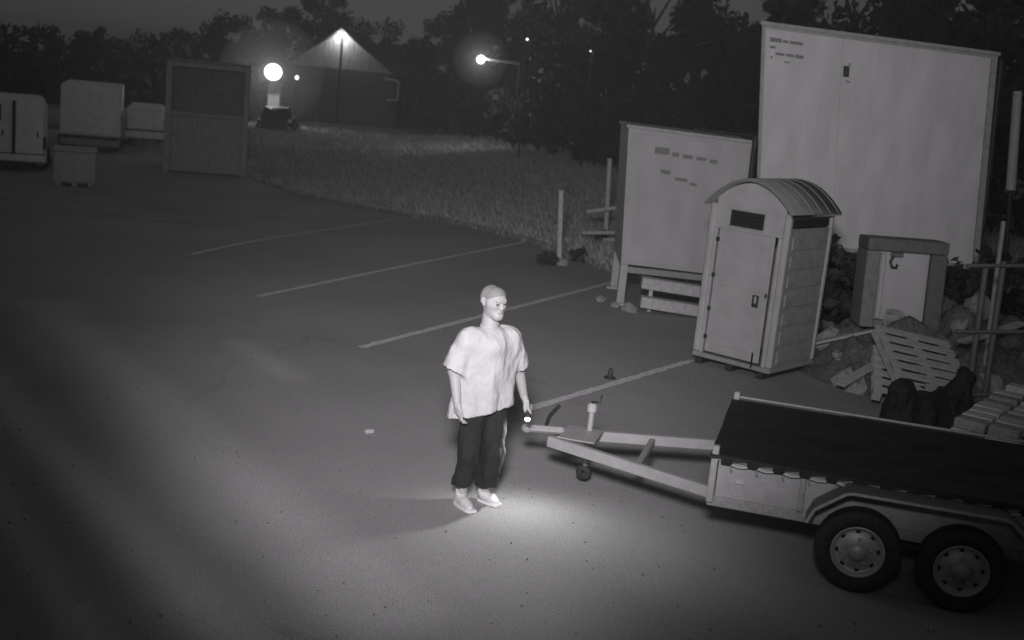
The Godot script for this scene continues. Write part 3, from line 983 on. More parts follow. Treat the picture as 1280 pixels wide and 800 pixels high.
func build_white_cabin() -> void:
	var at := Vector3(2.4, 0, -18.5)
	var t := thing("site_cabin", "low white site cabin on short legs with smudged print, behind the toilet", "cabin", at)
	var f := [Vector3(-0.8, 0.66, 0), Vector3(1.06, 0.62, 0), Vector3(0.98, 2.68, 0), Vector3(-0.92, 2.74, 0)]
	var s := nb()
	hexa(s, f, Vector3(0, 0, -1.7)); put("body", s, M.cabin_panel, t)
	s = nb()
	face_patch(s, f, 0.0, 0.0, 0.025, 1.0, 0.02, 0.03); face_patch(s, f, 0.975, 0.0, 1.0, 1.0, 0.02, 0.03)
	face_patch(s, f, 0.025, 0.97, 0.975, 1.0, 0.02, 0.03); face_patch(s, f, 0.025, 0.0, 0.975, 0.03, 0.02, 0.03)
	put("edge_trim", s, M.white_plastic, t)
	s = nb()
	hexa(s, [f[3] + Vector3(-0.03, 0.004, 0.03), f[2] + Vector3(0.03, 0.004, 0.03), f[2] + Vector3(0.03, 0.05, 0.03), f[3] + Vector3(-0.03, 0.05, 0.03)], Vector3(0, 0, -1.76)); put("roof", s, M.grey_trim, t)
	for p in [[0.22, 0.84, 0.34, 0.89], [0.36, 0.835, 0.42, 0.865], [0.45, 0.83, 0.53, 0.86], [0.56, 0.83, 0.64, 0.855], [0.67, 0.82, 0.73, 0.85], [0.28, 0.70, 0.36, 0.73], [0.4, 0.66, 0.5, 0.685], [0.52, 0.64, 0.58, 0.66]]:
		s = nb(); face_patch(s, f, p[0], p[1], p[2], p[3], 0.003, 0.006); put("faded_print", s, M.cabin_print, t)
	for x in [-0.74, 0.96]:
		for z in [-0.08, -1.6]:
			s = nb(); box(s, Vector3(x, 0.31, z), Vector3(0.12, 0.68, 0.1), 0.008); put("leg", s, M.white_plastic, t)
			s = nb(); box(s, Vector3(x, 0.015, z), Vector3(0.26, 0.05, 0.24), 0.01); put("foot_plate", s, M.grey_trim, t)
	s = nb(); bar(s, Vector3(-0.7, 0.56, -0.1), Vector3(0.95, 0.54, -0.1), 0.06, 0.1); put("floor_beam", s, M.dull_steel, t)
	s = nb(); tube(s, [Vector3(1.03, 0.7, 0.05), Vector3(1.0, 2.8, 0.05)], 0.04, 8); put("downpipe", s, M.dark_steel, t)
	s = nb()
	for k in 3: tube(s, [Vector3(0.1 + k * 0.4, 2.73, -0.05), Vector3(0.1 + k * 0.4, 2.84, -0.05)], 0.012, 5)
	tube(s, [Vector3(0.08, 2.82, -0.05), Vector3(1.0, 2.80, -0.05)], 0.014, 5)
	put("roof_rail", s, M.dark_steel, t)
	var st := thing("step", "low two-tread white wooden step under the front of the site cabin", "step", Vector3(2.55, 0, -18.25))
	for e in [[0.13, 0.16], [0.4, 0.0]]:
		s = nb(); box(s, Vector3(0, e[0], e[1]), Vector3(1.25, 0.17, 0.22), 0.01, Basis(Vector3.BACK, -0.06)); put("tread", s, M.post_white, st)
	for x in [-0.47, 0.47]:
		s = nb(); box(s, Vector3(x, 0.2, 0.0), Vector3(0.06, 0.4, 0.16), 0.006); put("stringer", s, M.post_white, st)

func build_storage_box() -> void:
	var at := Vector3(5.4, 0, -19.5)
	var t := thing("storage_box", "tallest white steel storage box with dark latch, standing above the rubble", "storage box", at)
	var f := [Vector3(-1.60, 1.14, 0), Vector3(2.07, 0.98, 0), Vector3(1.80, 4.38, 0), Vector3(-1.94, 4.50, 0)]
	var back := Vector3(0.7, 0, -2.6)
	var s := nb()
	hexa(s, f, back); put("body", s, M.white_panel, t)
	# two door leaves with a narrow joint between them
	s = nb(); face_patch(s, f, 0.016, 0.02, 0.338, 0.985, 0.025, 0.03); var left := put("door", s, M.white_panel, t)
	s = nb(); face_patch(s, f, 0.343, 0.02, 0.972, 0.985, 0.025, 0.03); var right := put("door", s, M.white_panel, t)
	s = nb(); face_patch(s, f, 0.0, 0.0, 0.013, 1.0, 0.035, 0.04); face_patch(s, f, 0.975, 0.0, 1.0, 1.0, 0.035, 0.04); face_patch(s, f, 0.013, 0.988, 0.975, 1.0, 0.035, 0.04); face_patch(s, f, 0.013, 0.0, 0.975, 0.017, 0.035, 0.04)
	put("frame", s, M.grey_trim, t)
	s = nb(); face_patch(s, f, 0.352, 0.815, 0.375, 0.865, 0.06, 0.034); put("latch", s, M.dark_steel, right)
	for e in [[0.365, 0.79, 0.385, 0.80], [0.372, 0.866, 0.384, 0.88]]:
		s = nb(); face_patch(s, f, e[0], e[1], e[2], e[3], 0.045, 0.018); put("latch_keeper", s, M.grey_trim, right)
	for p in [[0.035, 0.93, 0.085, 0.95], [0.09, 0.932, 0.115, 0.945], [0.12, 0.931, 0.175, 0.945], [0.035, 0.90, 0.06, 0.912], [0.06, 0.872, 0.10, 0.885], [0.105, 0.872, 0.14, 0.885], [0.145, 0.87, 0.18, 0.886], [0.04, 0.855, 0.05, 0.865], [0.1, 0.842, 0.12, 0.85]]:
		s = nb(); face_patch(s, f, p[0], p[1], p[2], p[3], 0.027, 0.004); put("faded_print", s, M.faded_ink, left)
	s = nb(); hexa(s, [f[3] + Vector3(-0.03, 0.004, 0.05), f[2] + Vector3(0.03, 0.004, 0.05), f[2] + Vector3(0.03, 0.06, 0.05), f[3] + Vector3(-0.03, 0.06, 0.05)], back + Vector3(0, 0, -0.1)); put("roof", s, M.grey_trim, t)
	for e in [[-1.4, -0.25], [1.85, -0.25], [-0.8, -2.4], [2.5, -2.4], [0.2, -0.3]]:
		for k in 3:
			s = nb(); box(s, Vector3(e[0], 0.16 + k * 0.325, e[1]), Vector3(0.42, 0.315, 0.4), 0.015, Basis(Vector3.UP, rng.randf_range(-0.06, 0.06))); put("support_block", s, M.rubble, t)
	s = nb(); bar(s, Vector3(-1.55, 1.07, -0.2), Vector3(2.0, 0.91, -0.2), 0.1, 0.12); put("base_beam", s, M.dark_steel, t)
	s = nb(); tube(s, [Vector3(2.2, 1.6, -0.4), Vector3(2.02, 4.35, -0.4)], 0.05, 8); put("side_rail", s, M.dark_steel, t)

func build_cabinet() -> void:
	var t := thing("open_cabinet", "dark grey box cabinet with recessed white panel and hook, propped on the rubble", "cabinet", Vector3(4.9, 0.66, -15.0), -0.06)
	t.rotation = Vector3(-0.05, -0.06, 0.03)
	var s := nb()
	var w := 1.0
	var h := 1.14
	# a shell of five boards round a sunken panel
	s = nb(); box(s, Vector3(0, h - 0.08, -0.3), Vector3(w, 0.16, 0.6), 0.014); put("top_board", s, M.grey_box, t)
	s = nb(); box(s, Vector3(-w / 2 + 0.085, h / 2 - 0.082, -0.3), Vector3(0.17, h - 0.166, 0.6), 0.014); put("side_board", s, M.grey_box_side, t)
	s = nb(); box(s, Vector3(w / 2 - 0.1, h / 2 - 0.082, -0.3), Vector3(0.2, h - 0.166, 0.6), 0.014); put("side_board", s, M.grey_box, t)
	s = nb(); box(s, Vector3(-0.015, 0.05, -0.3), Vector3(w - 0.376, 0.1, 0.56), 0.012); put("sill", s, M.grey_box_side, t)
	s = nb(); box(s, Vector3(0, h / 2, -0.58), Vector3(w - 0.06, h - 0.06, 0.03)); put("back_board", s, M.grey_box, t)
	s = nb(); box(s, Vector3(-0.015, 0.54, -0.09), Vector3(w - 0.38, 0.87, 0.03), 0.006); var pan := put("white_panel", s, M.cabin_panel, t)
	s = nb(); box(s, Vector3(-w / 2 + 0.22, 0.54, -0.055), Vector3(0.06, 0.84, 0.04), 0.01); put("panel_hinge", s, M.white_plastic, pan)
	s = nb(); tube(s, [Vector3(-0.16, 0.92, -0.05), Vector3(-0.2, 0.85, -0.03), Vector3(-0.17, 0.78, -0.02), Vector3(-0.12, 0.78, -0.02), Vector3(-0.11, 0.82, -0.03)], 0.018, 6); put("hook", s, M.dark_steel, pan)
	s = nb(); box(s, Vector3(-0.12, 0.94, -0.06), Vector3(0.16, 0.06, 0.03), 0.008); put("hook_plate", s, M.grey_box, pan)

func build_rubble() -> void:
	# mound of broken ground under the cabinet and pallets
	var nz := FastNoiseLite.new(); nz.seed = 12; nz.frequency = 0.9; nz.fractal_octaves = 5; nz.fractal_gain = 0.6
	var hill := func(x: float, z: float) -> float:
		var d := Vector2((x - 5.6) / 2.2, (z + 15.4) / 2.1).length()
		return (0.85 + nz.get_noise_2d(x * 2.0, z * 2.0) * 0.45) * (1.0 - sm(0.25, 1.0, d)) - 0.06
	var st := SurfaceTool.new()
	st.begin(Mesh.PRIMITIVE_TRIANGLES)
	var n := 70
	for j in n + 1:
		for i in n + 1:
			var x := 3.3 + 4.6 * i / n
			var z := -17.6 + 4.4 * j / n
			st.add_vertex(Vector3(x, hill.call(x, z), z))
	for j in n:
		for i in n:
			var k := j * (n + 1) + i
			for q in [k, k + 1, k + n + 1, k + 1, k + n + 2, k + n + 1]: st.add_index(q)
	tag(put("rubble_heap", st, M.rubble), "mottled heap of rubble and earth below the big white box", "rubble heap", "", "stuff")
	var kinds := []
	for k in 6: kinds.append(lump(40 + k, Vector3(rng.randf_range(0.1, 0.2), rng.randf_range(0.06, 0.12), rng.randf_range(0.09, 0.16))))
	var g := RandomNumberGenerator.new(); g.seed = 900
	for k in 46:
		var a := g.randf() * TAU
		var r := sqrt(g.randf()) * 0.95
		var x := 5.5 + cos(a) * r * 2.1
		var z := -15.2 + sin(a) * r * 2.0
		if x < 4.05: continue
		var o := put("concrete_chunk", kinds[g.randi() % 6], M.concrete if g.randf() < 0.6 else M.rubble)
		tag(o, "broken concrete chunk lying on the rubble heap", "concrete chunk", "broken chunks on the rubble heap")
		o.position = Vector3(x, hill.call(x, z) + 0.04, z)
		o.rotation = Vector3(g.randf(), g.randf() * TAU, g.randf())
		o.scale = Vector3.ONE * g.randf_range(0.6, 1.5)
	for e in [[1.55, -18.2, 0.6, "smallest, middle"], [1.75, -18.0, 0.85, "largest, rightmost"], [1.35, -18.6, 0.7, "leftmost, farthest"]]:
		var o := put("concrete_chunk", kinds[g.randi() % 6], M.concrete)
		tag(o, e[3] + " of three pale broken chunks on the asphalt by the cabin's left leg", "concrete chunk", "pale chunks before the cabin's left leg")
		o.position = Vector3(e[0], 0.04, e[1]); o.rotation.y = g.randf() * TAU; o.scale = Vector3.ONE * e[2]
	# planks
	var planks := [
		[Vector3(3.92, 0.32, -15.3), Vector3(4.72, 0.62, -15.2), "pale plank lying from the toilet to the foot of the grey cabinet"],
		[Vector3(5.3, 0.78, -13.9), Vector3(6.3, 0.95, -14.7), "grey plank sticking out of the rubble right of the pallets"],
		[Vector3(3.95, 0.12, -13.9), Vector3(4.6, 0.4, -14.4), "short plank at the left foot of the rubble heap"]]
	for p in planks:
		var s := nb()
		bar(s, p[0], p[1], 0.13, 0.035, 0.005)
		tag(put("plank", s, M.old_wood), p[2], "plank")

func pallet(called: String, label: String, at: Vector3, rot: Vector3, m: Material) -> Node3D:
	var t := thing(called, label, "pallet", at)
	t.rotation = rot
	for k in 6:
		var s := nb(); box(s, Vector3(0, 0.13, -0.4 + k * 0.16), Vector3(1.0, 0.022, 0.1), 0.004); put("deck_board", s, m, t)
	for x in [-0.44, 0.0, 0.44]:
		var s := nb(); box(s, Vector3(x, 0.108, 0), Vector3(0.1, 0.02, 0.9), 0.003); put("stringer_board", s, m, t)
		for z in [-0.38, 0.0, 0.38]:
			s = nb(); box(s, Vector3(x, 0.06, z), Vector3(0.1, 0.075, 0.12), 0.005); put("block", s, m, t)
		s = nb(); box(s, Vector3(x, 0.011, 0), Vector3(0.1, 0.022, 0.9), 0.003); put("base_board", s, m, t)
	return t

func build_pallets() -> void:
	pallet("pallet", "lower grey wooden pallet tilted on the rubble below the open cabinet", Vector3(4.74, 0.24, -13.7), Vector3(0.42, -0.2, -0.12), M.old_wood)
	pallet("pallet", "upper grey wooden pallet slipped across the lower one below the open cabinet", Vector3(4.8, 0.46, -13.8), Vector3(0.48, 0.12, -0.18), M.old_wood)
	# two pallets of pavers behind the trailer
	var meshes := []
	for k in 3:
		var s := nb(); box(s, Vector3.ZERO, Vector3(0.27 - k * 0.006, 0.095, 0.185 + k * 0.004), 0.01)
		s.generate_normals(); meshes.append(s.commit())
	for e in [[Vector3(4.79, 0, -10.5), "nearer", "beside the trailer's rail"], [Vector3(5.47, 0, -11.5), "farther", "beside the black sack"]]:
		pallet("pallet", "wooden pallet carrying the %s stack of pale pavers, %s" % [e[1], e[2]], e[0], Vector3(0, -0.6, 0), M.old_wood)
		var t := thing("paver_stack", "%s of the two stacks of pale concrete pavers, %s" % [e[1], e[2]], "pavers", e[0] + Vector3(0, 0.142, 0), -0.6, "stacks of pavers behind the trailer")
		for layer in 6:
			for i in 4:
				for j in 5:
					if layer < 5 and i in [1, 2] and j in [1, 2, 3]: continue
					if layer == 5 and rng.randf() < 0.2: continue
					var o := put("paver", meshes[rng.randi() % 3], M.paver if rng.randf() < 0.6 else M.concrete, t)
					o.position = Vector3(-0.455 + i * 0.303 + rng.randf_range(-0.015, 0.015), 0.048 + layer * 0.1, -0.45 + j * 0.225 + rng.randf_range(-0.012, 0.012))
					o.rotation.y = rng.randf_range(-0.07, 0.07)
	# black sack
	var prims := [cap(Vector3(3.98, 0.15, -11.75), Vector3(3.95, 0.62, -11.7), 0.2, 0.13), cap(Vector3(4.2, 0.2, -11.75), Vector3(4.22, 0.46, -11.75), 0.26, 0.16), cap(Vector3(4.5, 0.2, -11.9), Vector3(4.64, 0.78, -11.95), 0.24, 0.1), cap(Vector3(4.2, 0.3, -11.9), Vector3(4.5, 0.35, -11.9), 0.26, 0.26)]
	tag(put("rubble_sack", net_mesh(nets(prims, 0.03, 0.12, 0.05)), M.black), "slumped black plastic sack between the trailer and the pallets", "sack")

func build_fences() -> void:
	for e in [[Vector3(0.78, 0, -22.2), -0.11, 1.36, "white fence post standing left, by the end of the bay line"], [Vector3(1.86, 0, -26.0), -0.11, 1.8, "white fence post standing right and farther back, beside the cabin"]]:
		var p: Vector3 = e[0]
		p.y = ground_y(p.x, p.z)
		var t := thing("fence_post", e[3], "post", p)
		var s := nb(); bar(s, Vector3(0, -0.1, 0), Vector3(e[1], e[2], 0), 0.09, 0.09, 0.012); put("shaft", s, M.post_white, t)
		s = nb(); box(s, Vector3(0, 0.05, 0), Vector3(0.3, 0.16, 0.26), 0.03); put("concrete_foot", s, M.concrete, t)
		s = nb(); box(s, Vector3(e[1], e[2] + 0.01, 0), Vector3(0.11, 0.025, 0.11), 0.006); put("cap", s, M.post_white, t)
	var r := thing("fence_rail", "broken low rails sagging from the right fence post towards the cabin", "fence rail", Vector3(1.86, 0.12, -26.0))
	for e in [[Vector3(-0.5, 0.55, 0.3), Vector3(0.75, 0.86, 0.4)], [Vector3(-0.55, 0.1, 0.4), Vector3(0.8, 0.26, 0.5)], [Vector3(-0.1, 0.02, 0.6), Vector3(0.7, 0.1, 0.7)]]:
		var s := nb(); bar(s, e[0], e[1], 0.05, 0.075, 0.008); put("rail", s, M.post_white, r)
	# steel barrier at the right edge
	var g := thing("steel_barrier", "grey tubular steel barrier at the right edge behind the pavers", "barrier", Vector3(5.1, 0, -12.75))
	for e in [[-0.13, 1.86], [0.05, 1.9], [1.3, 1.9]]:
		var s := nb(); tube(s, [Vector3(e[0] + 0.07, 0, 0), Vector3(e[0], e[1], 0)], 0.034, 8); put("upright", s, M.fender_steel, g)
	for y in [0.5, 1.2, 1.92]:
		var s := nb(); tube(s, [Vector3(-0.35, y - 0.1, 0.045), Vector3(1.4, y + 0.08, 0.045)], 0.024, 8); put("cross_tube", s, M.fender_steel, g)
	var q := thing("barrier_post", "single short grey post behind the steel barrier", "post", Vector3(5.65, 0, -14.2))
	var s2 := nb(); tube(s2, [Vector3(0.1, 0, 0), Vector3(0.0, 2.2, 0)], 0.03, 8); put("shaft", s2, M.dull_steel, q)
	s2 = nb(); ball(s2, Vector3(0, 2.2, 0), Vector3(0.034, 0.02, 0.034), 5); put("cap", s2, M.dull_steel, q)
	var pole := thing("marker_pole", "tall pole with a pale upper sleeve right of the big white box", "pole", Vector3(8.5, 0, -21.0))
	s2 = nb(); tube(s2, [Vector3(0.14, -0.2, 0), Vector3(-0.3, 3.9, 0)], 0.045, 8); put("shaft", s2, M.dark_steel, pole)
	s2 = nb(); tube(s2, [Vector3(-0.12, 2.25, 0), Vector3(-0.3, 3.92, 0)], [0.085, 0.075], 10); put("sleeve", s2, M.post_white, pole)

func small_litter() -> void:
	# loose grit scattered over the asphalt
	var g := RandomNumberGenerator.new(); g.seed = 515
	var mm := MultiMesh.new()
	mm.transform_format = MultiMesh.TRANSFORM_3D
	mm.mesh = lump(71, Vector3(0.012, 0.008, 0.01), 0.3)
	mm.instance_count = 1000
	for k in 1000:
		var z := -5.5 - 15.0 * pow(g.randf(), 1.2)
		var x := g.randf_range(-0.45, 0.45) * -z
		if k % 3 == 0:   # more of it blown against the far edge and the rubble
			x = g.randf_range(2.0, 4.4); z = g.randf_range(-17.5, -12.2)
		var sc := g.randf_range(0.3, 0.9)
		mm.set_instance_transform(k, Transform3D(Basis(Vector3.UP, g.randf() * TAU).scaled(Vector3.ONE * sc), Vector3(x, ground_y(x, z) + 0.005, z)))
	var gr := MultiMeshInstance3D.new()
	gr.name = numbered("grit")
	gr.multimesh = mm
	gr.material_override = M.rubble
	add_child(gr)
	tag(gr, "loose grit and small stones scattered over the asphalt", "grit", "", "stuff")
	var s := nb()
	box(s, Vector3(0, 0.02, 0), Vector3(0.09, 0.04, 0.06), 0.012)
	var o := put("litter", s, M.white_plastic)
	tag(o, "small pale scrap lying alone on the asphalt left of the person", "litter")
	o.position = Vector3(-1.2, 0.0, -10.55); o.rotation.y = 0.6
	s = nb()
	lathe(s, [Vector2(0.0, 0.0), Vector2(0.07, 0.0), Vector2(0.07, 0.015), Vector2(0.035, 0.025), Vector2(0.02, 0.12), Vector2(0.0, 0.125)], 14, Transform3D.IDENTITY)
	o = put("cone_stump", s, M.dark_steel)
	tag(o, "small dark cone on the bay line left of the toilet", "cone")
	o.position = Vector3(1.2, 0.0, -13.6)

# ------------------------------------------------------------------ far left: vehicles and container
func build_vehicles() -> void:
	var gy := -0.9
	# white van, rear doors towards the yard
	var v := thing("white_van", "white van at the left edge with dark gap between its rear doors", "van", Vector3(-15.5, gy, -36.4), 0.4)
	var s := nb(); box(s, Vector3(-0.05, 1.25, -2.3), Vector3(1.9, 1.75, 4.6), 0.12); put("body", s, M.van_white, v)
	for e in [[-0.56, 0.78], [0.42, 0.74]]:
		s = nb(); box(s, Vector3(e[0] - 0.02, 1.3, 0.02), Vector3(e[1] + 0.06, 1.6, 0.05), 0.03); var d := put("rear_door", s, M.van_white, v)
		if e[0] < 0.0:
			s = nb(); box(s, Vector3(e[0], 1.75, 0.05), Vector3(e[1] * 0.4, 0.5, 0.014), 0.004); put("window", s, M.glass_dark, d)
		s = nb(); box(s, Vector3(e[0] + 0.2, 1.15, 0.06), Vector3(0.05, 0.16, 0.03), 0.006); put("handle", s, M.dark_steel, d)
	s = nb(); box(s, Vector3(-0.05, 1.3, 0.02), Vector3(0.09, 1.65, 0.03)); put("door_gap", s, M.black, v)
	s = nb(); box(s, Vector3(-0.05, 0.42, 0.04), Vector3(1.86, 0.22, 0.16), 0.03); put("bumper", s, M.van_white, v)
	s = nb(); box(s, Vector3(-0.05, 0.54, 0.03), Vector3(1.84, 0.04, 0.06)); put("bumper_gap", s, M.black, v)
	for x in [-0.93, 0.83]:
		s = nb(); box(s, Vector3(x, 0.9, 0.03), Vector3(0.09, 0.4, 0.08), 0.01); put("tail_light", s, M.dark_steel, v)
		for z in [-0.9, -3.8]: wheel(v, Vector3(x * 0.9, 0.32, z), 0.32, 0.2, M.rim, false)
	# box truck
	var b := thing("box_truck", "box truck with a square white body seen from behind", "truck", Vector3(-16.35, gy, -45.0), 0.31)
	s = nb(); box(s, Vector3(0, 1.52, -2.6), Vector3(2.15, 1.85, 5.2), 0.04); put("box_body", s, M.van_white, b)
	s = nb(); box(s, Vector3(0, 1.53, 0.02), Vector3(2.0, 1.7, 0.04), 0.01); var sh := put("roller_door", s, M.van_white, b)
	for k in 8:
		s = nb(); box(s, Vector3(0, 0.8 + k * 0.21, 0.045), Vector3(1.96, 0.19, 0.014), 0.006); put("slat", s, M.van_white, sh)
	s = nb(); box(s, Vector3(0, 0.545, -2.5), Vector3(0.9, 0.1, 5.0)); put("chassis", s, M.dark_steel, b)
	s = nb(); box(s, Vector3(0, 0.36, 0.0), Vector3(2.1, 0.26, 0.1), 0.02); put("bumper", s, M.container_grey, b)
	s = nb(); box(s, Vector3(1.13, 1.0, -2.6), Vector3(0.08, 0.9, 4.8), 0.01); put("side_skirt", s, M.container_grey, b)
	for x in [-0.85, 0.85]:
		s = nb(); box(s, Vector3(x, 0.53, 0.03), Vector3(0.24, 0.1, 0.05), 0.01); put("tail_light", s, M.dark_steel, b)
		for z in [-1.2, -5.6]: wheel(b, Vector3(x, 0.36, z), 0.36, 0.24, M.rim, false)
	s = nb(); box(s, Vector3(0, 1.1, -6.2), Vector3(1.9, 1.5, 1.7), 0.12); put("cab", s, M.van_white, b)
	# smaller van
	var c := thing("small_van", "smaller white van parked between the truck and the grey container", "van", Vector3(-15.9, gy, -50.0), 0.3)
	s = nb(); box(s, Vector3(0, 0.98, -2.0), Vector3(1.7, 0.95, 4.0), 0.14); put("body", s, M.van_white, c)
	s = nb(); box(s, Vector3(0.04, 1.42, -1.9), Vector3(1.5, 0.4, 3.0), 0.14); put("roof", s, M.van_white, c)
	s = nb(); box(s, Vector3(0.04, 1.36, -0.38), Vector3(1.2, 0.24, 0.04), 0.01); put("rear_window", s, M.grey_trim, c)
	s = nb(); box(s, Vector3(0, 0.66, 0.02), Vector3(1.64, 0.06, 0.05), 0.01); put("bumper_gap", s, M.dark_steel, c)
	s = nb(); box(s, Vector3(0, 0.46, 0.03), Vector3(1.66, 0.3, 0.14), 0.04); put("bumper", s, M.van_white, c)
	for x in [-0.78, 0.78]:
		s = nb(); box(s, Vector3(x, 0.95, 0.01), Vector3(0.1, 0.34, 0.06), 0.01); put("tail_light", s, M.grey_trim, c)
		for z in [-0.8, -3.2]: wheel(c, Vector3(x, 0.31, z), 0.31, 0.2, M.rim, false)
	# white crate in front of the truck
	var k2 := thing("white_crate", "low white lidded crate standing in front of the box truck", "crate", Vector3(-12.62, ground_y(-12.6, -33.8), -33.6), 0.36)
	s = nb(); box(s, Vector3(0, 0.55, -0.5), Vector3(1.1, 0.86, 1.0), 0.03); put("body", s, M.white_plastic, k2)
	s = nb(); box(s, Vector3(0, 1.02, -0.5), Vector3(1.16, 0.08, 1.06), 0.02); put("lid", s, M.white_plastic, k2)
	for x in [-0.42, 0.0, 0.42]:
		s = nb(); box(s, Vector3(x, 0.07, -0.5), Vector3(0.14, 0.12, 0.98), 0.01); put("runner", s, M.grey_trim, k2)
		s = nb(); box(s, Vector3(x, 0.55, 0.01), Vector3(0.06, 0.8, 0.03), 0.008); put("rib", s, M.white_plastic, k2)
	# tall grey container
	var e2 := thing("grey_container", "tall dark grey container with an open upper bay, left of the bright lamp", "container", Vector3(-10.95, gy, -41.0), 0.25)
	var w := 2.55
	for x in [-w / 2, w / 2]:
		for z in [0.0, -2.4]:
			s = nb(); box(s, Vector3(x, 1.85, z), Vector3(0.2, 3.7, 0.18), 0.02); put("corner_post", s, M.container_grey, e2)
	s = nb(); box(s, Vector3(0, 1.0, -0.05), Vector3(w - 0.21, 1.9, 0.06)); var lowp := put("lower_panel", s, M.container_grey, e2)
	for k in 9:
		s = nb(); box(s, Vector3(-1.04 + k * 0.26, 1.0, 0.0), Vector3(0.13, 1.8, 0.07), 0.02); put("corrugation", s, M.container_grey, lowp)
	s = nb(); box(s, Vector3(0, 2.75, -0.7), Vector3(w - 0.21, 1.5, 0.06)); var up := put("upper_panel", s, M.container_dark, e2)
	for k in 9:
		s = nb(); box(s, Vector3(-1.04 + k * 0.26, 2.75, -0.65), Vector3(0.13, 1.5, 0.06), 0.02); put("corrugation", s, M.container_dark, up)
	s = nb(); box(s, Vector3(0, 1.99, 0.0), Vector3(w - 0.21, 0.12, 0.16), 0.015); put("middle_rail", s, M.container_grey, e2)
	s = nb(); box(s, Vector3(0, 3.62, 0.0), Vector3(w - 0.21, 0.16, 0.16), 0.015); put("top_rail", s, M.container_grey, e2)
	s = nb(); box(s, Vector3(0, 3.74, -1.2), Vector3(w + 0.2, 0.06, 2.6), 0.01); put("roof", s, M.container_dark, e2)
	for x in [-w / 2, w / 2]:
		s = nb(); box(s, Vector3(x, 1.85, -1.2), Vector3(0.06, 3.6, 2.2)); put("side_panel", s, M.container_dark, e2)
	s = nb(); box(s, Vector3(0, 1.85, -2.4), Vector3(w - 0.21, 3.6, 0.06)); put("back_panel", s, M.container_dark, e2)
	# dark car below the flood lamp
	var car := thing("dark_car", "dark parked car seen from behind below the bright flood lamp", "car", Vector3(-13.95, gy, -66.0), 0.12)
	s = nb(); box(s, Vector3(0, 0.62, -2.1), Vector3(1.8, 0.62, 4.2), 0.14); put("body", s, M.car_paint, car)
	s = nb(); hexa(s, [Vector3(-0.8, 0.9, -0.25), Vector3(0.8, 0.9, -0.25), Vector3(0.62, 1.42, -0.8), Vector3(-0.62, 1.42, -0.8)], Vector3(0, 0, -1.9)); put("cabin", s, M.car_paint, car)
	s = nb(); hexa(s, [Vector3(-0.64, 0.96, -0.27), Vector3(0.64, 0.96, -0.27), Vector3(0.54, 1.34, -0.68), Vector3(-0.54, 1.34, -0.68)], Vector3(0, 0.01, -0.03)); put("rear_window", s, M.glass_dark, car)
	s = nb(); box(s, Vector3(0, 0.42, 0.02), Vector3(1.74, 0.24, 0.16), 0.05); put("bumper", s, M.car_paint, car)
	for x in [-0.82, 0.82]:
		s = nb(); box(s, Vector3(x, 0.78, 0.02), Vector3(0.16, 0.18, 0.06), 0.02); put("tail_light", s, M.reflector, car)
		s = nb(); box(s, Vector3(x * 0.95, 0.42, 0.11), Vector3(0.12, 0.06, 0.02), 0.005); put("reflector", s, M.reflector, car)
		for z in [-0.8, -3.4]: wheel(car, Vector3(x * 0.95, 0.3, z), 0.3, 0.19, M.rim, false)

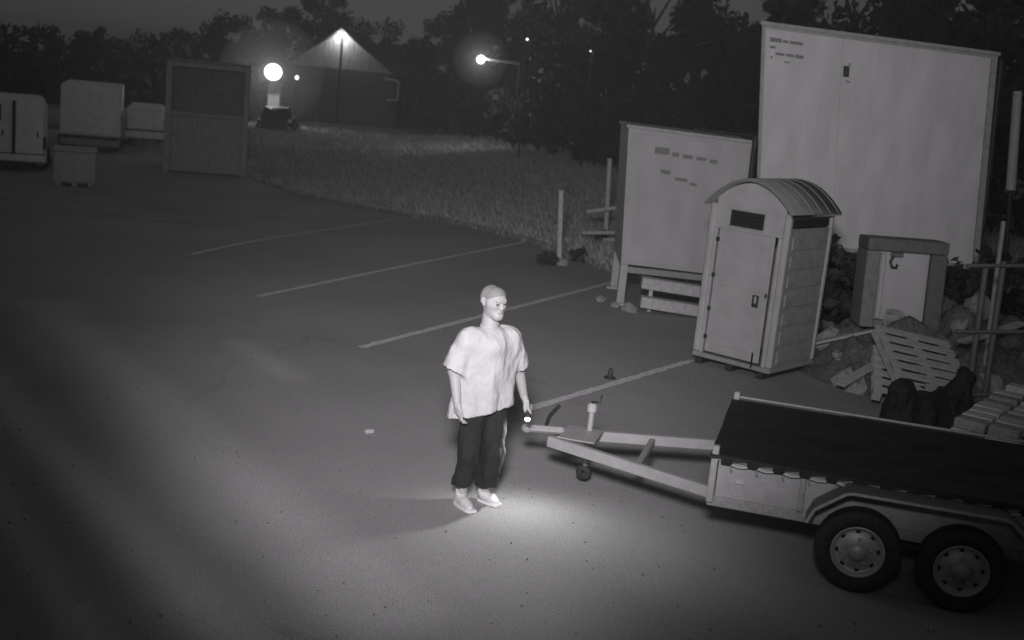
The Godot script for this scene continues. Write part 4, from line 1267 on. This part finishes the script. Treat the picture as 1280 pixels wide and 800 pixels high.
func build_barn() -> void:
	var gy := -0.92
	var t := thing("barn", "gabled barn with its pale gable lit by a lamp at the peak", "barn", Vector3(-13.6, gy, -85.0), 0.0)
	var w := 3.75
	var eave := 3.75
	var top := 6.35
	var D := -11.0
	var s := nb()
	for x in [-w, w]:
		s = nb(); box(s, Vector3(x, eave / 2, D / 2), Vector3(0.2, eave, -D), 0.0); put("side_wall", s, M.dark_wall, t)
	s = nb(); box(s, Vector3(0, eave / 2, D), Vector3(w * 2 - 0.21, eave, 0.2)); put("back_wall", s, M.dark_wall, t)
	for x in [[-w + 0.11, -0.06], [0.06, w - 0.11]]:
		s = nb(); box(s, Vector3((x[0] + x[1]) / 2, eave / 2, 0), Vector3(x[1] - x[0], eave, 0.2)); var fw := put("front_wall", s, M.dark_wall, t)
		var n := 13
		for k in n:
			s = nb(); box(s, Vector3(lerpf(x[0], x[1], (k + 0.5) / n), eave / 2, 0.11), Vector3(0.24, eave - 0.1, 0.03), 0.008); put("plank", s, M.dark_wall, fw)
	s = nb(); box(s, Vector3(0, top / 2 - 0.2, 0.1), Vector3(0.12, top - 0.5, 0.16)); put("middle_post", s, M.dark_roof, t)
	# gable boarding, board by board
	s = nb(); hexa(s, [Vector3(-w, eave, 0.0), Vector3(w, eave, 0.0), Vector3(w * 0.02, top, 0.0), Vector3(-w * 0.02, top, 0.0)], Vector3(0, 0, -0.12)); var gb := put("gable", s, M.cladding, t)
	var nbd := 26
	for k in nbd:
		var x0 := -w + 2 * w * (k + 0.04) / nbd
		var x1 := -w + 2 * w * (k + 0.96) / nbd
		if absf(x0 + x1) < 0.3: continue
		var y0 := lerpf(top, eave, absf(x0) / w) - 0.04
		var y1 := lerpf(top, eave, absf(x1) / w) - 0.04
		s = nb(); hexa(s, [Vector3(x0, eave + 0.02, 0.05 + 0.012 * (k % 2)), Vector3(x1, eave + 0.02, 0.05 + 0.012 * (k % 2)), Vector3(x1, maxf(y1, eave + 0.03), 0.05 + 0.012 * (k % 2)), Vector3(x0, maxf(y0, eave + 0.03), 0.05 + 0.012 * (k % 2))], Vector3(0, 0, -0.045)); put("gable_board", s, M.cladding, gb)
	for sd in [-1.0, 1.0]:
		s = nb()
		hexa(s, [Vector3(0, top + 0.02, 0.45), Vector3(sd * (w + 0.4), eave - 0.26, 0.45), Vector3(sd * (w + 0.4), eave - 0.16, 0.45), Vector3(0, top + 0.14, 0.45)], Vector3(0, 0, D - 0.8))
		var rf := put("roof", s, M.dark_roof, t)
		for k in 12:
			s = nb()
			var z := 0.2 + k * (D - 0.4) / 12.0
			bar(s, Vector3(sd * 0.05, top + 0.16, z), Vector3(sd * (w + 0.38), eave - 0.13, z), 0.06, 0.05, 0.0)
			put("roof_batten", s, M.dark_roof, rf)
	s = nb(); box(s, Vector3(-2.0, 1.2, 0.14), Vector3(1.5, 2.4, 0.06), 0.01); put("door", s, M.container_dark, t)
	# pale bent pipe on the right corner
	s = nb(); tube(s, [Vector3(3.2, 3.35, 0.3), Vector3(4.05, 3.3, 0.3), Vector3(4.15, 3.2, 0.3), Vector3(4.15, 2.0, 0.3), Vector3(3.4, 1.9, 0.3)], 0.11, 8); put("bent_pipe", s, M.post_white, t)
	# gable lamp
	var l := thing("gable_lamp", "small lamp fixed at the peak of the barn gable", "lamp", Vector3(-13.6, gy + top - 0.22, -85.0))
	s = nb(); tube(s, [Vector3(0, 0, 0.15), Vector3(0, 0.04, 0.5)], 0.04, 6); put("bracket", s, M.dark_steel, l)
	s = nb(); ball(s, Vector3(0, -0.06, 0.62), Vector3(0.17, 0.17, 0.17), 6); put("bulb", s, M.small_bulb, l)
	lamp(l, Vector3(0, -0.06, 0.62), 3.0)

func lamp(parent: Node3D, at: Vector3, energy: float) -> void:
	var o := OmniLight3D.new()
	o.name = "lamp_light"
	o.light_energy = energy
	o.omni_range = 120.0
	o.omni_attenuation = 2.0
	o.light_size = 0.1
	o.shadow_enabled = true
	o.position = at
	parent.add_child(o)

func mist(parent: Node3D, at: Vector3, size: float, density: float) -> void:   # damp night air lit up round a lamp
	var o := FogVolume.new()
	o.name = "mist"
	o.shape = RenderingServer.FOG_VOLUME_SHAPE_ELLIPSOID
	o.size = Vector3.ONE * size
	var m := FogMaterial.new()
	m.density = density
	m.albedo = Color(0.9, 0.9, 0.9)
	o.material = m
	o.position = at
	o.set_meta("kind", "stuff")
	parent.add_child(o)

func build_lamps() -> void:
	var gy := -0.9
	# flood lamp above a white pillar
	var f := thing("flood_lamp", "brightest flood lamp glowing on top of a white pillar left of the barn", "lamp", Vector3(-14.95, gy, -70.0))
	var s := nb(); box(s, Vector3(0, 1.25, -0.35), Vector3(0.7, 2.9, 0.4), 0.03); put("pillar", s, M.concrete, f)
	s = nb(); tube(s, [Vector3(0, 2.5, -0.3), Vector3(0, 3.1, -0.3), Vector3(0, 3.25, -0.1)], 0.06, 8); put("neck", s, M.dark_steel, f)
	s = nb(); ball(s, Vector3(0, 3.27, 0.35), Vector3(0.5, 0.46, 0.16), 10); put("bulb", s, M.bulb, f)
	s = nb(); lathe(s, [Vector2(0.54, 0.0), Vector2(0.56, 0.06), Vector2(0.5, 0.16), Vector2(0.2, 0.26), Vector2(0.0, 0.28)], 20, Transform3D(Basis(Vector3.RIGHT, -PI / 2), Vector3(0, 3.27, 0.36)), true); put("shade", s, M.dark_steel, f)
	lamp(f, Vector3(0, 3.27, 0.66), 9.0)
	mist(f, Vector3(0, 3.27, 0.7), 6.0, 0.024)
	var b := thing("stake_lamp", "tiny lamp on a thin stake right of the bright flood lamp", "lamp", Vector3(-14.04, gy, -72.0))
	s = nb(); tube(s, [Vector3(0, 0, 0), Vector3(0, 2.95, 0)], 0.04, 6); put("stake", s, M.dark_steel, b)
	s = nb(); ball(s, Vector3(0, 3.05, 0), Vector3(0.12, 0.14, 0.12), 5); put("bulb", s, M.small_bulb, b)
	lamp(b, Vector3(0, 3.05, 0), 0.4)
	# lamp on a long arm
	var p := Vector3(-0.81, ground_y(-0.81, -58), -58.0)
	var a := thing("arm_lamp", "bright lamp at the end of a long arm above the grass bank", "street lamp", p)
	var top := 4.03 - p.y
	s = nb(); tube(s, [Vector3(0, 0, 0), Vector3(0, top + 0.1, 0)], [0.05, 0.035], 8); put("pole", s, M.black, a)
	s = nb(); tube(s, [Vector3(0, top, 0), Vector3(-0.8, top + 0.04, 0), Vector3(-1.65, top + 0.08, 0)], 0.07, 8); put("arm", s, M.post_white, a)
	s = nb(); ball(s, Vector3(-1.86, top + 0.02, 0.05), Vector3(0.2, 0.2, 0.2), 7); put("bulb", s, M.bulb, a)
	lamp(a, Vector3(-1.86, top + 0.02, 0.05), 6.0)
	mist(a, Vector3(-1.86, top + 0.02, 0.3), 2.6, 0.012)
	for e in [
		["pole_lamp", "lamp at the top edge between the tree crowns", Vector3(-3.78, 8.12, -88.0), 0.2, 1.5, "bulb"],
		["pole_lamp", "faint small lamp at the tip of the arm lamp's pole", Vector3(-0.5, 4.92, -50.0), 0.05, 0.03, "small_bulb"],
		["pole_lamp", "faint speck of a lamp among the trees above the white cabin's left", Vector3(1.93, 4.59, -46.0), 0.03, 0.02, "small_bulb"],
		["pole_lamp", "lone small lamp low on the left skyline", Vector3(-34.3, 2.9, -86.0), 0.15, 0.2, "small_bulb"]]:
		var q: Vector3 = e[2]
		var g := ground_y(q.x, q.z)
		var o := thing(e[0], e[1], "lamp", Vector3(q.x, g, q.z))
		s = nb(); tube(s, [Vector3(0.1, 0, -0.1), Vector3(0.1, q.y - g, -0.1)], 0.05, 6); put("pole", s, M.dark_steel, o)
		s = nb(); ball(s, Vector3(0, q.y - g, 0.1), Vector3.ONE * e[3], 6); put("bulb", s, M[e[5]], o)
		lamp(o, Vector3(0, q.y - g, 0.1), e[4])

# ------------------------------------------------------------------ the person
func build_person() -> void:
	var at := Vector3(-0.1455, 0, -8.917)
	var p := thing("person", "person in a loose white T-shirt and dark cropped trousers walking with a lit torch", "person", at)
	var f := Vector3(0.62, -0.07, 0.78).normalized()          # the way the face looks
	var r := Vector3(f.z, 0, -f.x).normalized()               # towards the person's left
	var u := f.cross(r).normalized()
	var hc := Vector3(-0.003, 1.64, 0.0)
	var h := func(a: float, b: float, c: float) -> Vector3: return hc + f * a + u * b + r * c
	# joints
	var shR := Vector3(-0.168, 1.345, 0.10)
	var shL := Vector3(0.138, 1.352, -0.10)
	var elR := Vector3(-0.25, 1.115, 0.14)
	var elL := Vector3(0.228, 1.11, -0.18)
	var wrR := Vector3(-0.205, 0.885, 0.2)
	var wrL := Vector3(0.298, 0.865, -0.23)
	var body := nets([
		cap(Vector3(-0.015, 1.38, -0.01), h.call(-0.015, -0.09, 0), 0.076, 0.064),
		cap(Vector3(-0.015, 1.36, 0.0), shR, 0.07, 0.06), cap(Vector3(-0.015, 1.36, 0.0), shL, 0.07, 0.06),
		cap(shR, elR, 0.058, 0.047), cap(elR, wrR, 0.048, 0.032), cap(shL, elL, 0.058, 0.047), cap(elL, wrL, 0.048, 0.032),
		cap(Vector3(-0.01, 1.3, 0), Vector3(-0.01, 0.95, 0), 0.1, 0.09),
		cap(Vector3(-0.08, 0.84, 0.05), Vector3(-0.086, 0.45, 0.085), 0.075, 0.055), cap(Vector3(-0.086, 0.45, 0.085), Vector3(-0.117, 0.085, -0.005), 0.055, 0.038),
		cap(Vector3(0.07, 0.84, -0.05), Vector3(0.108, 0.46, 0.0), 0.075, 0.055), cap(Vector3(0.108, 0.46, 0.0), Vector3(0.052, 0.085, -0.115), 0.055, 0.038)], 0.012, 0.03)
	# head
	nets([
		cap(h.call(-0.035, 0.025, 0), h.call(0.014, 0.03, 0), 0.084, 0.078), cap(h.call(0.0, -0.02, 0), h.call(0.03, -0.06, 0), 0.068, 0.058),
		cap(h.call(0.03, -0.05, 0.03), h.call(0.072, -0.098, 0.012), 0.036, 0.022), cap(h.call(0.03, -0.05, -0.03), h.call(0.072, -0.098, -0.012), 0.036, 0.022), cap(h.call(0.07, -0.1, -0.008), h.call(0.07, -0.1, 0.008), 0.023, 0.023),
		cap(h.call(0.086, 0.022, -0.03), h.call(0.086, 0.022, 0.03), 0.014, 0.014), cap(h.call(0.065, -0.018, 0.042), h.call(0.03, -0.01, 0.058), 0.02, 0.022), cap(h.call(0.065, -0.018, -0.042), h.call(0.03, -0.01, -0.058), 0.02, 0.022),
		cap(h.call(-0.015, -0.12, 0), h.call(-0.01, -0.05, 0), 0.063, 0.062)], 0.006, 0.035, 0.0, body)
	nets([
		cap(h.call(0.094, 0.012, 0), h.call(0.113, -0.026, 0), 0.007, 0.011), cap(h.call(0.105, -0.032, -0.011), h.call(0.105, -0.032, 0.011), 0.008, 0.008), cap(h.call(0.085, -0.01, 0), h.call(0.09, -0.05, 0), 0.018, 0.02),
		cap(h.call(0.092, -0.058, -0.017), h.call(0.092, -0.058, 0.017), 0.008, 0.008), cap(h.call(0.089, -0.07, -0.014), h.call(0.089, -0.07, 0.014), 0.008, 0.008)], 0.004, 0.014, 0.0, body)
	for c in [-1.0, 1.0]:
		nets([cap(h.call(-0.012, -0.025, c * 0.079), h.call(-0.022, 0.02, c * 0.087), 0.009, 0.013), cap(h.call(-0.022, 0.02, c * 0.089), h.call(-0.03, 0.0, c * 0.093), 0.011, 0.01), cap(h.call(-0.02, -0.028, c * 0.081), h.call(-0.03, 0.0, c * 0.091), 0.008, 0.009)], 0.004, 0.008, 0.0, body)
	# the hanging right hand
	var down := (wrR - elR).normalized()
	var sideR := f                                      # thumb points forward
	var inR := down.cross(sideR).normalized()
	if inR.x < 0: inR = -inR
	var hand := [cap(wrR - down * 0.02, wrR + down * 0.03, 0.028, 0.027), cap(wrR + down * 0.02 + sideR * 0.018, wrR + down * 0.085 + sideR * 0.024, 0.02, 0.017), cap(wrR + down * 0.02 - sideR * 0.014, wrR + down * 0.08 - sideR * 0.024, 0.019, 0.016), cap(wrR + down * 0.03, wrR + down * 0.085, 0.02, 0.017)]
	for k in 4:
		var b := wrR + down * (0.092 - 0.006 * absf(k - 1.2)) + sideR * (0.03 - 0.02 * k)
		var len: float = [0.042, 0.047, 0.044, 0.035][k]
		var d1 := (down + inR * (0.25 + 0.08 * k)).normalized()
		var d2 := (down + inR * (0.8 + 0.1 * k)).normalized()
		var m := b + d1 * len
		hand.append(cap(b - down * 0.012, m, 0.0095, 0.0088))
		hand.append(cap(m, m + d2 * len * 0.62, 0.0088, 0.0078))
		hand.append(cap(m + d2 * len * 0.62, m + d2 * len * 0.8 + inR * len * 0.45, 0.0078, 0.0068))
	var th := wrR + down * 0.028 + sideR * 0.022
	hand.append(cap(th, th + down * 0.035 + sideR * 0.026, 0.014, 0.0105))
	hand.append(cap(th + down * 0.035 + sideR * 0.026, th + down * 0.068 + sideR * 0.026 + inR * 0.012, 0.0102, 0.0085))
	nets(hand, 0.004, 0.008, 0.0, body)
	# the left hand closed round the torch
	var td := Vector3(0.02, -0.77, 0.62).normalized()       # the way the torch points
	var grip := wrL + Vector3(0.042, -0.085, 0.028)
	var ta := (wrL - grip); ta = (ta - td * ta.dot(td)).normalized()   # from the torch's axis towards the wrist
	var tb := td.cross(ta).normalized()
	var rad := 0.017
	hand = [cap(wrL + (wrL - elL).normalized() * -0.02, wrL + (grip - wrL) * 0.4, 0.029, 0.026)]
	for k in 4:
		var along := td * (0.03 - 0.02 * k)
		hand.append(cap(wrL + (grip - wrL) * 0.4 + along * 0.5, grip + along + ta * (rad + 0.014), 0.02, 0.013))
		var prev := grip + along + ta * (rad + 0.010)
		for j in 3:
			var a: float = [1.25, 2.5, 3.6][j]
			var nxt := grip + along + (ta * cos(a) + tb * sin(a)) * (rad + 0.007)
			hand.append(cap(prev, nxt, 0.0095 - j * 0.0006, 0.009 - j * 0.0008))
			prev = nxt
	var t0 := wrL + (grip - wrL) * 0.45 - tb * 0.018
	var t1 := grip + td * 0.025 + (ta * 0.55 - tb * 0.85) * (rad + 0.014)
	hand.append(cap(t0, t1, 0.015, 0.0105))
	hand.append(cap(t1, grip + td * 0.045 + (ta * -0.35 - tb * 0.9) * (rad + 0.009), 0.0102, 0.0085))
	nets(hand, 0.004, 0.006, 0.0, body)
	put("body", net_mesh(body), M.skin, p)
	for c in [-1.0, 1.0]:
		var e := nb(); ball(e, h.call(0.0865, 0.001, c * 0.033), Vector3(0.015, 0.01, 0.015), 6); put("eye", e, M.eye, p)
		e = nb(); bar(e, h.call(0.099, 0.021, c * 0.018), h.call(0.089, 0.023, c * 0.05), 0.012, 0.009, 0.002); put("eyebrow", e, M.brow, p)
	var lp := nb(); bar(lp, h.call(0.0985, -0.064, -0.016), h.call(0.0985, -0.064, 0.016), 0.005, 0.004, 0.001); put("mouth", lp, M.lip, p)
	# short hair
	var cutp := Plane((f * 0.62 - u * 0.78).normalized(), 0.0)
	cutp = Plane(cutp.normal, cutp.normal.dot(h.call(0.06, 0.045, 0)))
	put("hair", net_mesh(nets([cap(h.call(-0.037, 0.027, 0), h.call(0.013, 0.033, 0), 0.088, 0.082, cutp), cap(h.call(-0.045, 0.0, 0), h.call(-0.04, -0.03, 0), 0.074, 0.06, cutp)], 0.006, 0.02, 0.006)), M.hair, p)
	# loose T-shirt
	var hem := Plane(Vector3(0.22, -1.0, 0.0).normalized(), 0.0)
	hem = Plane(hem.normal, hem.normal.dot(Vector3(-0.02, 0.79, 0)))
	var sR := Plane((elR - shR).normalized(), (elR - shR).normalized().dot(elR + (elR - shR) * 0.02))
	var sL := Plane((elL - shL).normalized(), (elL - shL).normalized().dot(elL + (elL - shL) * 0.02))
	put("t_shirt", net_mesh(nets([
		cap(Vector3(-0.1, 1.275, 0.06), Vector3(-0.145, 0.74, 0.06), 0.122, 0.134, hem), cap(Vector3(0.075, 1.285, -0.055), Vector3(0.092, 0.74, -0.06), 0.12, 0.13, hem), cap(Vector3(-0.01, 1.29, 0.03), Vector3(-0.02, 0.74, 0.02), 0.138, 0.142, hem),
		cap(Vector3(-0.02, 1.375, 0.0), shR + Vector3(0.01, -0.01, 0), 0.075, 0.08), cap(Vector3(-0.01, 1.375, 0.0), shL + Vector3(-0.01, -0.01, 0), 0.075, 0.08),
		cap(shR, elR + (elR - shR) * 0.2, 0.09, 0.105, sR), cap(shL, elL + (elL - shL) * 0.2, 0.086, 0.098, sL)], 0.011, 0.05, 0.02)), M.shirt, p)
	var col := nb()
	var ring := []
	for k in 17:
		var a := TAU * k / 16
		ring.append(Vector3(-0.015, 1.438, -0.008) + f * cos(a) * 0.068 + r * sin(a) * 0.07 + Vector3.UP * (-0.014 * cos(a)))
	tube(col, ring, 0.009, 6, false)
	put("neckband", col, M.shirt, p)
	# trousers, cropped
	var cR := Plane(Vector3.DOWN, -0.185)
	var cL := Plane(Vector3.DOWN, -0.15)
	put("trousers", net_mesh(nets([
		cap(Vector3(-0.075, 0.87, 0.05), Vector3(-0.08, 0.78, 0.05), 0.1, 0.108), cap(Vector3(0.06, 0.87, -0.05), Vector3(0.065, 0.78, -0.05), 0.098, 0.105),
		cap(Vector3(-0.08, 0.78, 0.05), Vector3(-0.086, 0.45, 0.085), 0.1, 0.082), cap(Vector3(-0.086, 0.45, 0.085), Vector3(-0.118, 0.12, 0.015), 0.083, 0.078, cR),
		cap(Vector3(0.065, 0.78, -0.05), Vector3(0.108, 0.46, 0.0), 0.1, 0.087), cap(Vector3(0.108, 0.46, 0.0), Vector3(0.058, 0.1, -0.095), 0.088, 0.08, cL)], 0.011, 0.03, 0.026)), M.trousers, p)
	# socks and shoes
	for e in [[Vector3(-0.15, 0, -0.045), Vector3(-0.015, 0, 0.165), Vector3(-0.117, 0.085, -0.005)], [Vector3(0.02, 0, -0.165), Vector3(0.19, 0, -0.035), Vector3(0.052, 0.085, -0.115)]]:
		var a: Vector3 = e[0]
		var b: Vector3 = e[1]
		var d := (b - a).normalized()
		var sd := Vector3(d.z, 0, -d.x)
		var flat := Plane(Vector3.DOWN, -0.02)
		put("sock", net_mesh(nets([cap(e[2] + Vector3(0, 0.09, 0), e[2] + Vector3(0, -0.01, 0), 0.046, 0.043)], 0.008, 0.01, 0.004)), M.sock, p)
		var shoe := put("shoe", net_mesh(nets([
			cap(a + d * 0.04 + Vector3(0, 0.05, 0), e[2] + Vector3(0, -0.005, 0), 0.038, 0.045, flat),
			cap(a + d * 0.04 + Vector3(0, 0.035, 0), a + d * 0.13 + Vector3(0, 0.045, 0), 0.037, 0.042, flat),
			cap(e[2] + Vector3(0, -0.02, 0) + d * 0.02, b - d * 0.07 + Vector3(0, 0.04, 0), 0.04, 0.034, flat),
			cap(b - d * 0.09 + sd * 0.012 + Vector3(0, 0.034, 0), b - d * 0.04 + Vector3(0, 0.03, 0), 0.038, 0.03, flat)], 0.007, 0.02)), M.shoe, p)
		var so := nb()
		for k in 9:
			var f0 := float(k) / 9
			var f1 := float(k + 1) / 9
			var w0: float = 0.036 + 0.012 * sin(f0 * PI * 0.9 + 0.3)
			var w1: float = 0.036 + 0.012 * sin(f1 * PI * 0.9 + 0.3)
			if k == 0: w0 = 0.026
			if k == 8: w1 = 0.024
			var q0 := a.lerp(b, f0); var q1 := a.lerp(b, f1)
			hexa(so, [q0 - sd * w0 + Vector3(0, 0.004, 0), q1 - sd * w1 + Vector3(0, 0.004, 0), q1 - sd * w1 + Vector3(0, 0.026, 0), q0 - sd * w0 + Vector3(0, 0.026, 0)], sd * (w0 + w1))
		put("sole", so, M.sole, shoe)
		var lc := nb()
		for k in 4:
			var q: Vector3 = e[2].lerp(b - d * 0.07, 0.2 + k * 0.16) + Vector3(0, 0.03 - k * 0.012, 0)
			tube(lc, [q - sd * 0.028, q + Vector3(0, 0.006, 0), q + sd * 0.028], 0.004, 5)
		put("laces", lc, M.grey_trim, shoe)
	# the torch, held in the left hand
	var g := at + grip
	var tr := thing("torch", "small lit torch held low in the person's left hand", "torch", g)
	var along := Basis(tb, td, tb.cross(td))
	var s := nb()
	lathe(s, [Vector2(0.0, -0.075), Vector2(rad - 0.002, -0.075), Vector2(rad, -0.07), Vector2(rad, 0.05), Vector2(0.024, 0.068), Vector2(0.025, 0.09), Vector2(0.022, 0.09)], 16, Transform3D(along, Vector3.ZERO), true)
	put("barrel", s, M.dark_steel, tr)
	s = nb(); ball(s, td * 0.09, Vector3(0.024, 0.024, 0.024), 7); put("lens", s, M.torch_lens, tr)
	var l := SpotLight3D.new()
	l.name = "torch_light"
	l.light_energy = 0.8
	l.spot_angle = 84.0
	l.spot_angle_attenuation = 1.2
	l.spot_range = 120.0
	l.spot_attenuation = 2.0
	l.light_size = 0.02
	l.shadow_enabled = true
	l.transform = Transform3D(Basis.looking_at(td, Vector3.RIGHT), td * 0.12)
	tr.add_child(l)

# ------------------------------------------------------------------ the camera's own infrared lamp, on a mast beside it
func build_illuminator() -> void:
	var at := Vector3(-0.3, 0, 0.9)
	var t := thing("infrared_floodlight", "infrared floodlight on a mast beside the camera, lighting the yard", "floodlight", at)
	var s := nb(); tube(s, [Vector3(0, 0, 0.2), Vector3(0, 5.1, 0.2)], [0.07, 0.05], 10); put("mast", s, M.dark_steel, t)
	# two lamp heads side by side: a broad one for the far yard and a narrower one for the middle
	for e in [[-0.18, Vector3(0.6, 2.0, -26.0), 29.0, 122.0], [0.18, Vector3(-0.6, 0.2, -10.6), 15.5, 95.0]]:
		var head := Vector3(e[0], 5.0, 0)
		var aim: Vector3 = (e[1] - (at + head)).normalized()
		var b := Basis.looking_at(aim, Vector3.UP)
		s = nb(); box(s, head, Vector3(0.3, 0.2, 0.12), 0.015, b); put("housing", s, M.dark_steel, t)
		s = nb(); box(s, head + aim * 0.063, Vector3(0.26, 0.16, 0.004), 0.001, b); put("glowing_face", s, M.infrared_face, t)
		var l := SpotLight3D.new()
		l.name = child_name(t, "flood_light")
		l.light_energy = e[3]
		l.light_color = Color(1, 0.985, 1)
		l.spot_angle = e[2]
		l.spot_angle_attenuation = 1.0
		l.spot_range = 200.0
		l.spot_attenuation = 2.0
		l.light_size = 0.45
		l.shadow_enabled = true
		l.transform = Transform3D(b, head + aim * 0.35)
		t.add_child(l)

func build_sky() -> Sky:
	var w := 1024
	var h := 512
	var n := FastNoiseLite.new()
	n.seed = 44; n.frequency = 1.6; n.fractal_octaves = 5; n.fractal_gain = 0.55
	var im := Image.create(w, h, false, Image.FORMAT_RGBF)
	for y in h:
		var el := PI * (0.5 - (y + 0.5) / h)
		for x in w:
			var az := TAU * (x + 0.5) / w
			var d := Vector3(cos(el) * sin(az), sin(el) * 2.6, cos(el) * cos(az))
			var c := 0.5 + 0.5 * n.get_noise_3d(d.x * 2.0, d.y * 2.0, d.z * 2.0)
			var v := 0.034 + 0.025 * c
			if el < -0.12: v *= 0.5
			im.set_pixel(x, y, Color(v, v * 0.985, v * 1.0))
	var pm := PanoramaSkyMaterial.new()
	pm.panorama = ImageTexture.create_from_image(im)
	var sky := Sky.new()
	sky.sky_material = pm
	return sky

func _ready() -> void:
	rng.seed = 20240
	var cam := Camera3D.new()
	cam.name = "camera"
	var pitch := 0.1973
	var roll := 0.0982
	var fw := Vector3(0, -sin(pitch), -cos(pitch))
	var up := Vector3(0, cos(pitch), -sin(pitch))
	var rt := Vector3(1, 0, 0)
	cam.transform = Transform3D(Basis(rt * cos(roll) + up * sin(roll), up * cos(roll) - rt * sin(roll), -fw), Vector3(0, 3.2933, 0))
	cam.fov = rad_to_deg(2.0 * atan(400.0 / 1500.0))
	cam.near = 0.1
	cam.far = 2500.0
	var lens := CameraAttributesPhysical.new()
	lens.frustum_focal_length = 45.0
	lens.frustum_focus_distance = 10.5
	lens.exposure_aperture = 2.2
	cam.attributes = lens
	add_child(cam)
	cam.current = true
	var we := WorldEnvironment.new()
	we.name = "environment"
	var env := Environment.new()
	env.background_mode = Environment.BG_SKY
	env.sky = build_sky()
	env.tonemap_mode = Environment.TONE_MAPPER_LINEAR
	env.tonemap_exposure = 1.0
	env.ambient_light_source = Environment.AMBIENT_SOURCE_SKY
	env.sdfgi_enabled = true
	env.ssao_enabled = true
	env.ssil_enabled = true
	env.volumetric_fog_enabled = true
	env.volumetric_fog_density = 0.0
	env.fog_enabled = true
	env.fog_density = 0.0015
	env.fog_light_color = Color(0.9, 0.9, 0.9)
	we.environment = env
	add_child(we)
	make_materials()
	build_illuminator()
	build_ground()
	build_barn()
	build_storage_box()
	build_white_cabin()
	build_vehicles()
	build_toilet()
	build_trailer()
	build_cabinet()
	build_rubble()
	build_pallets()
	build_fences()
	build_lamps()
	build_person()
	build_trees()
	build_grass()
	small_litter()
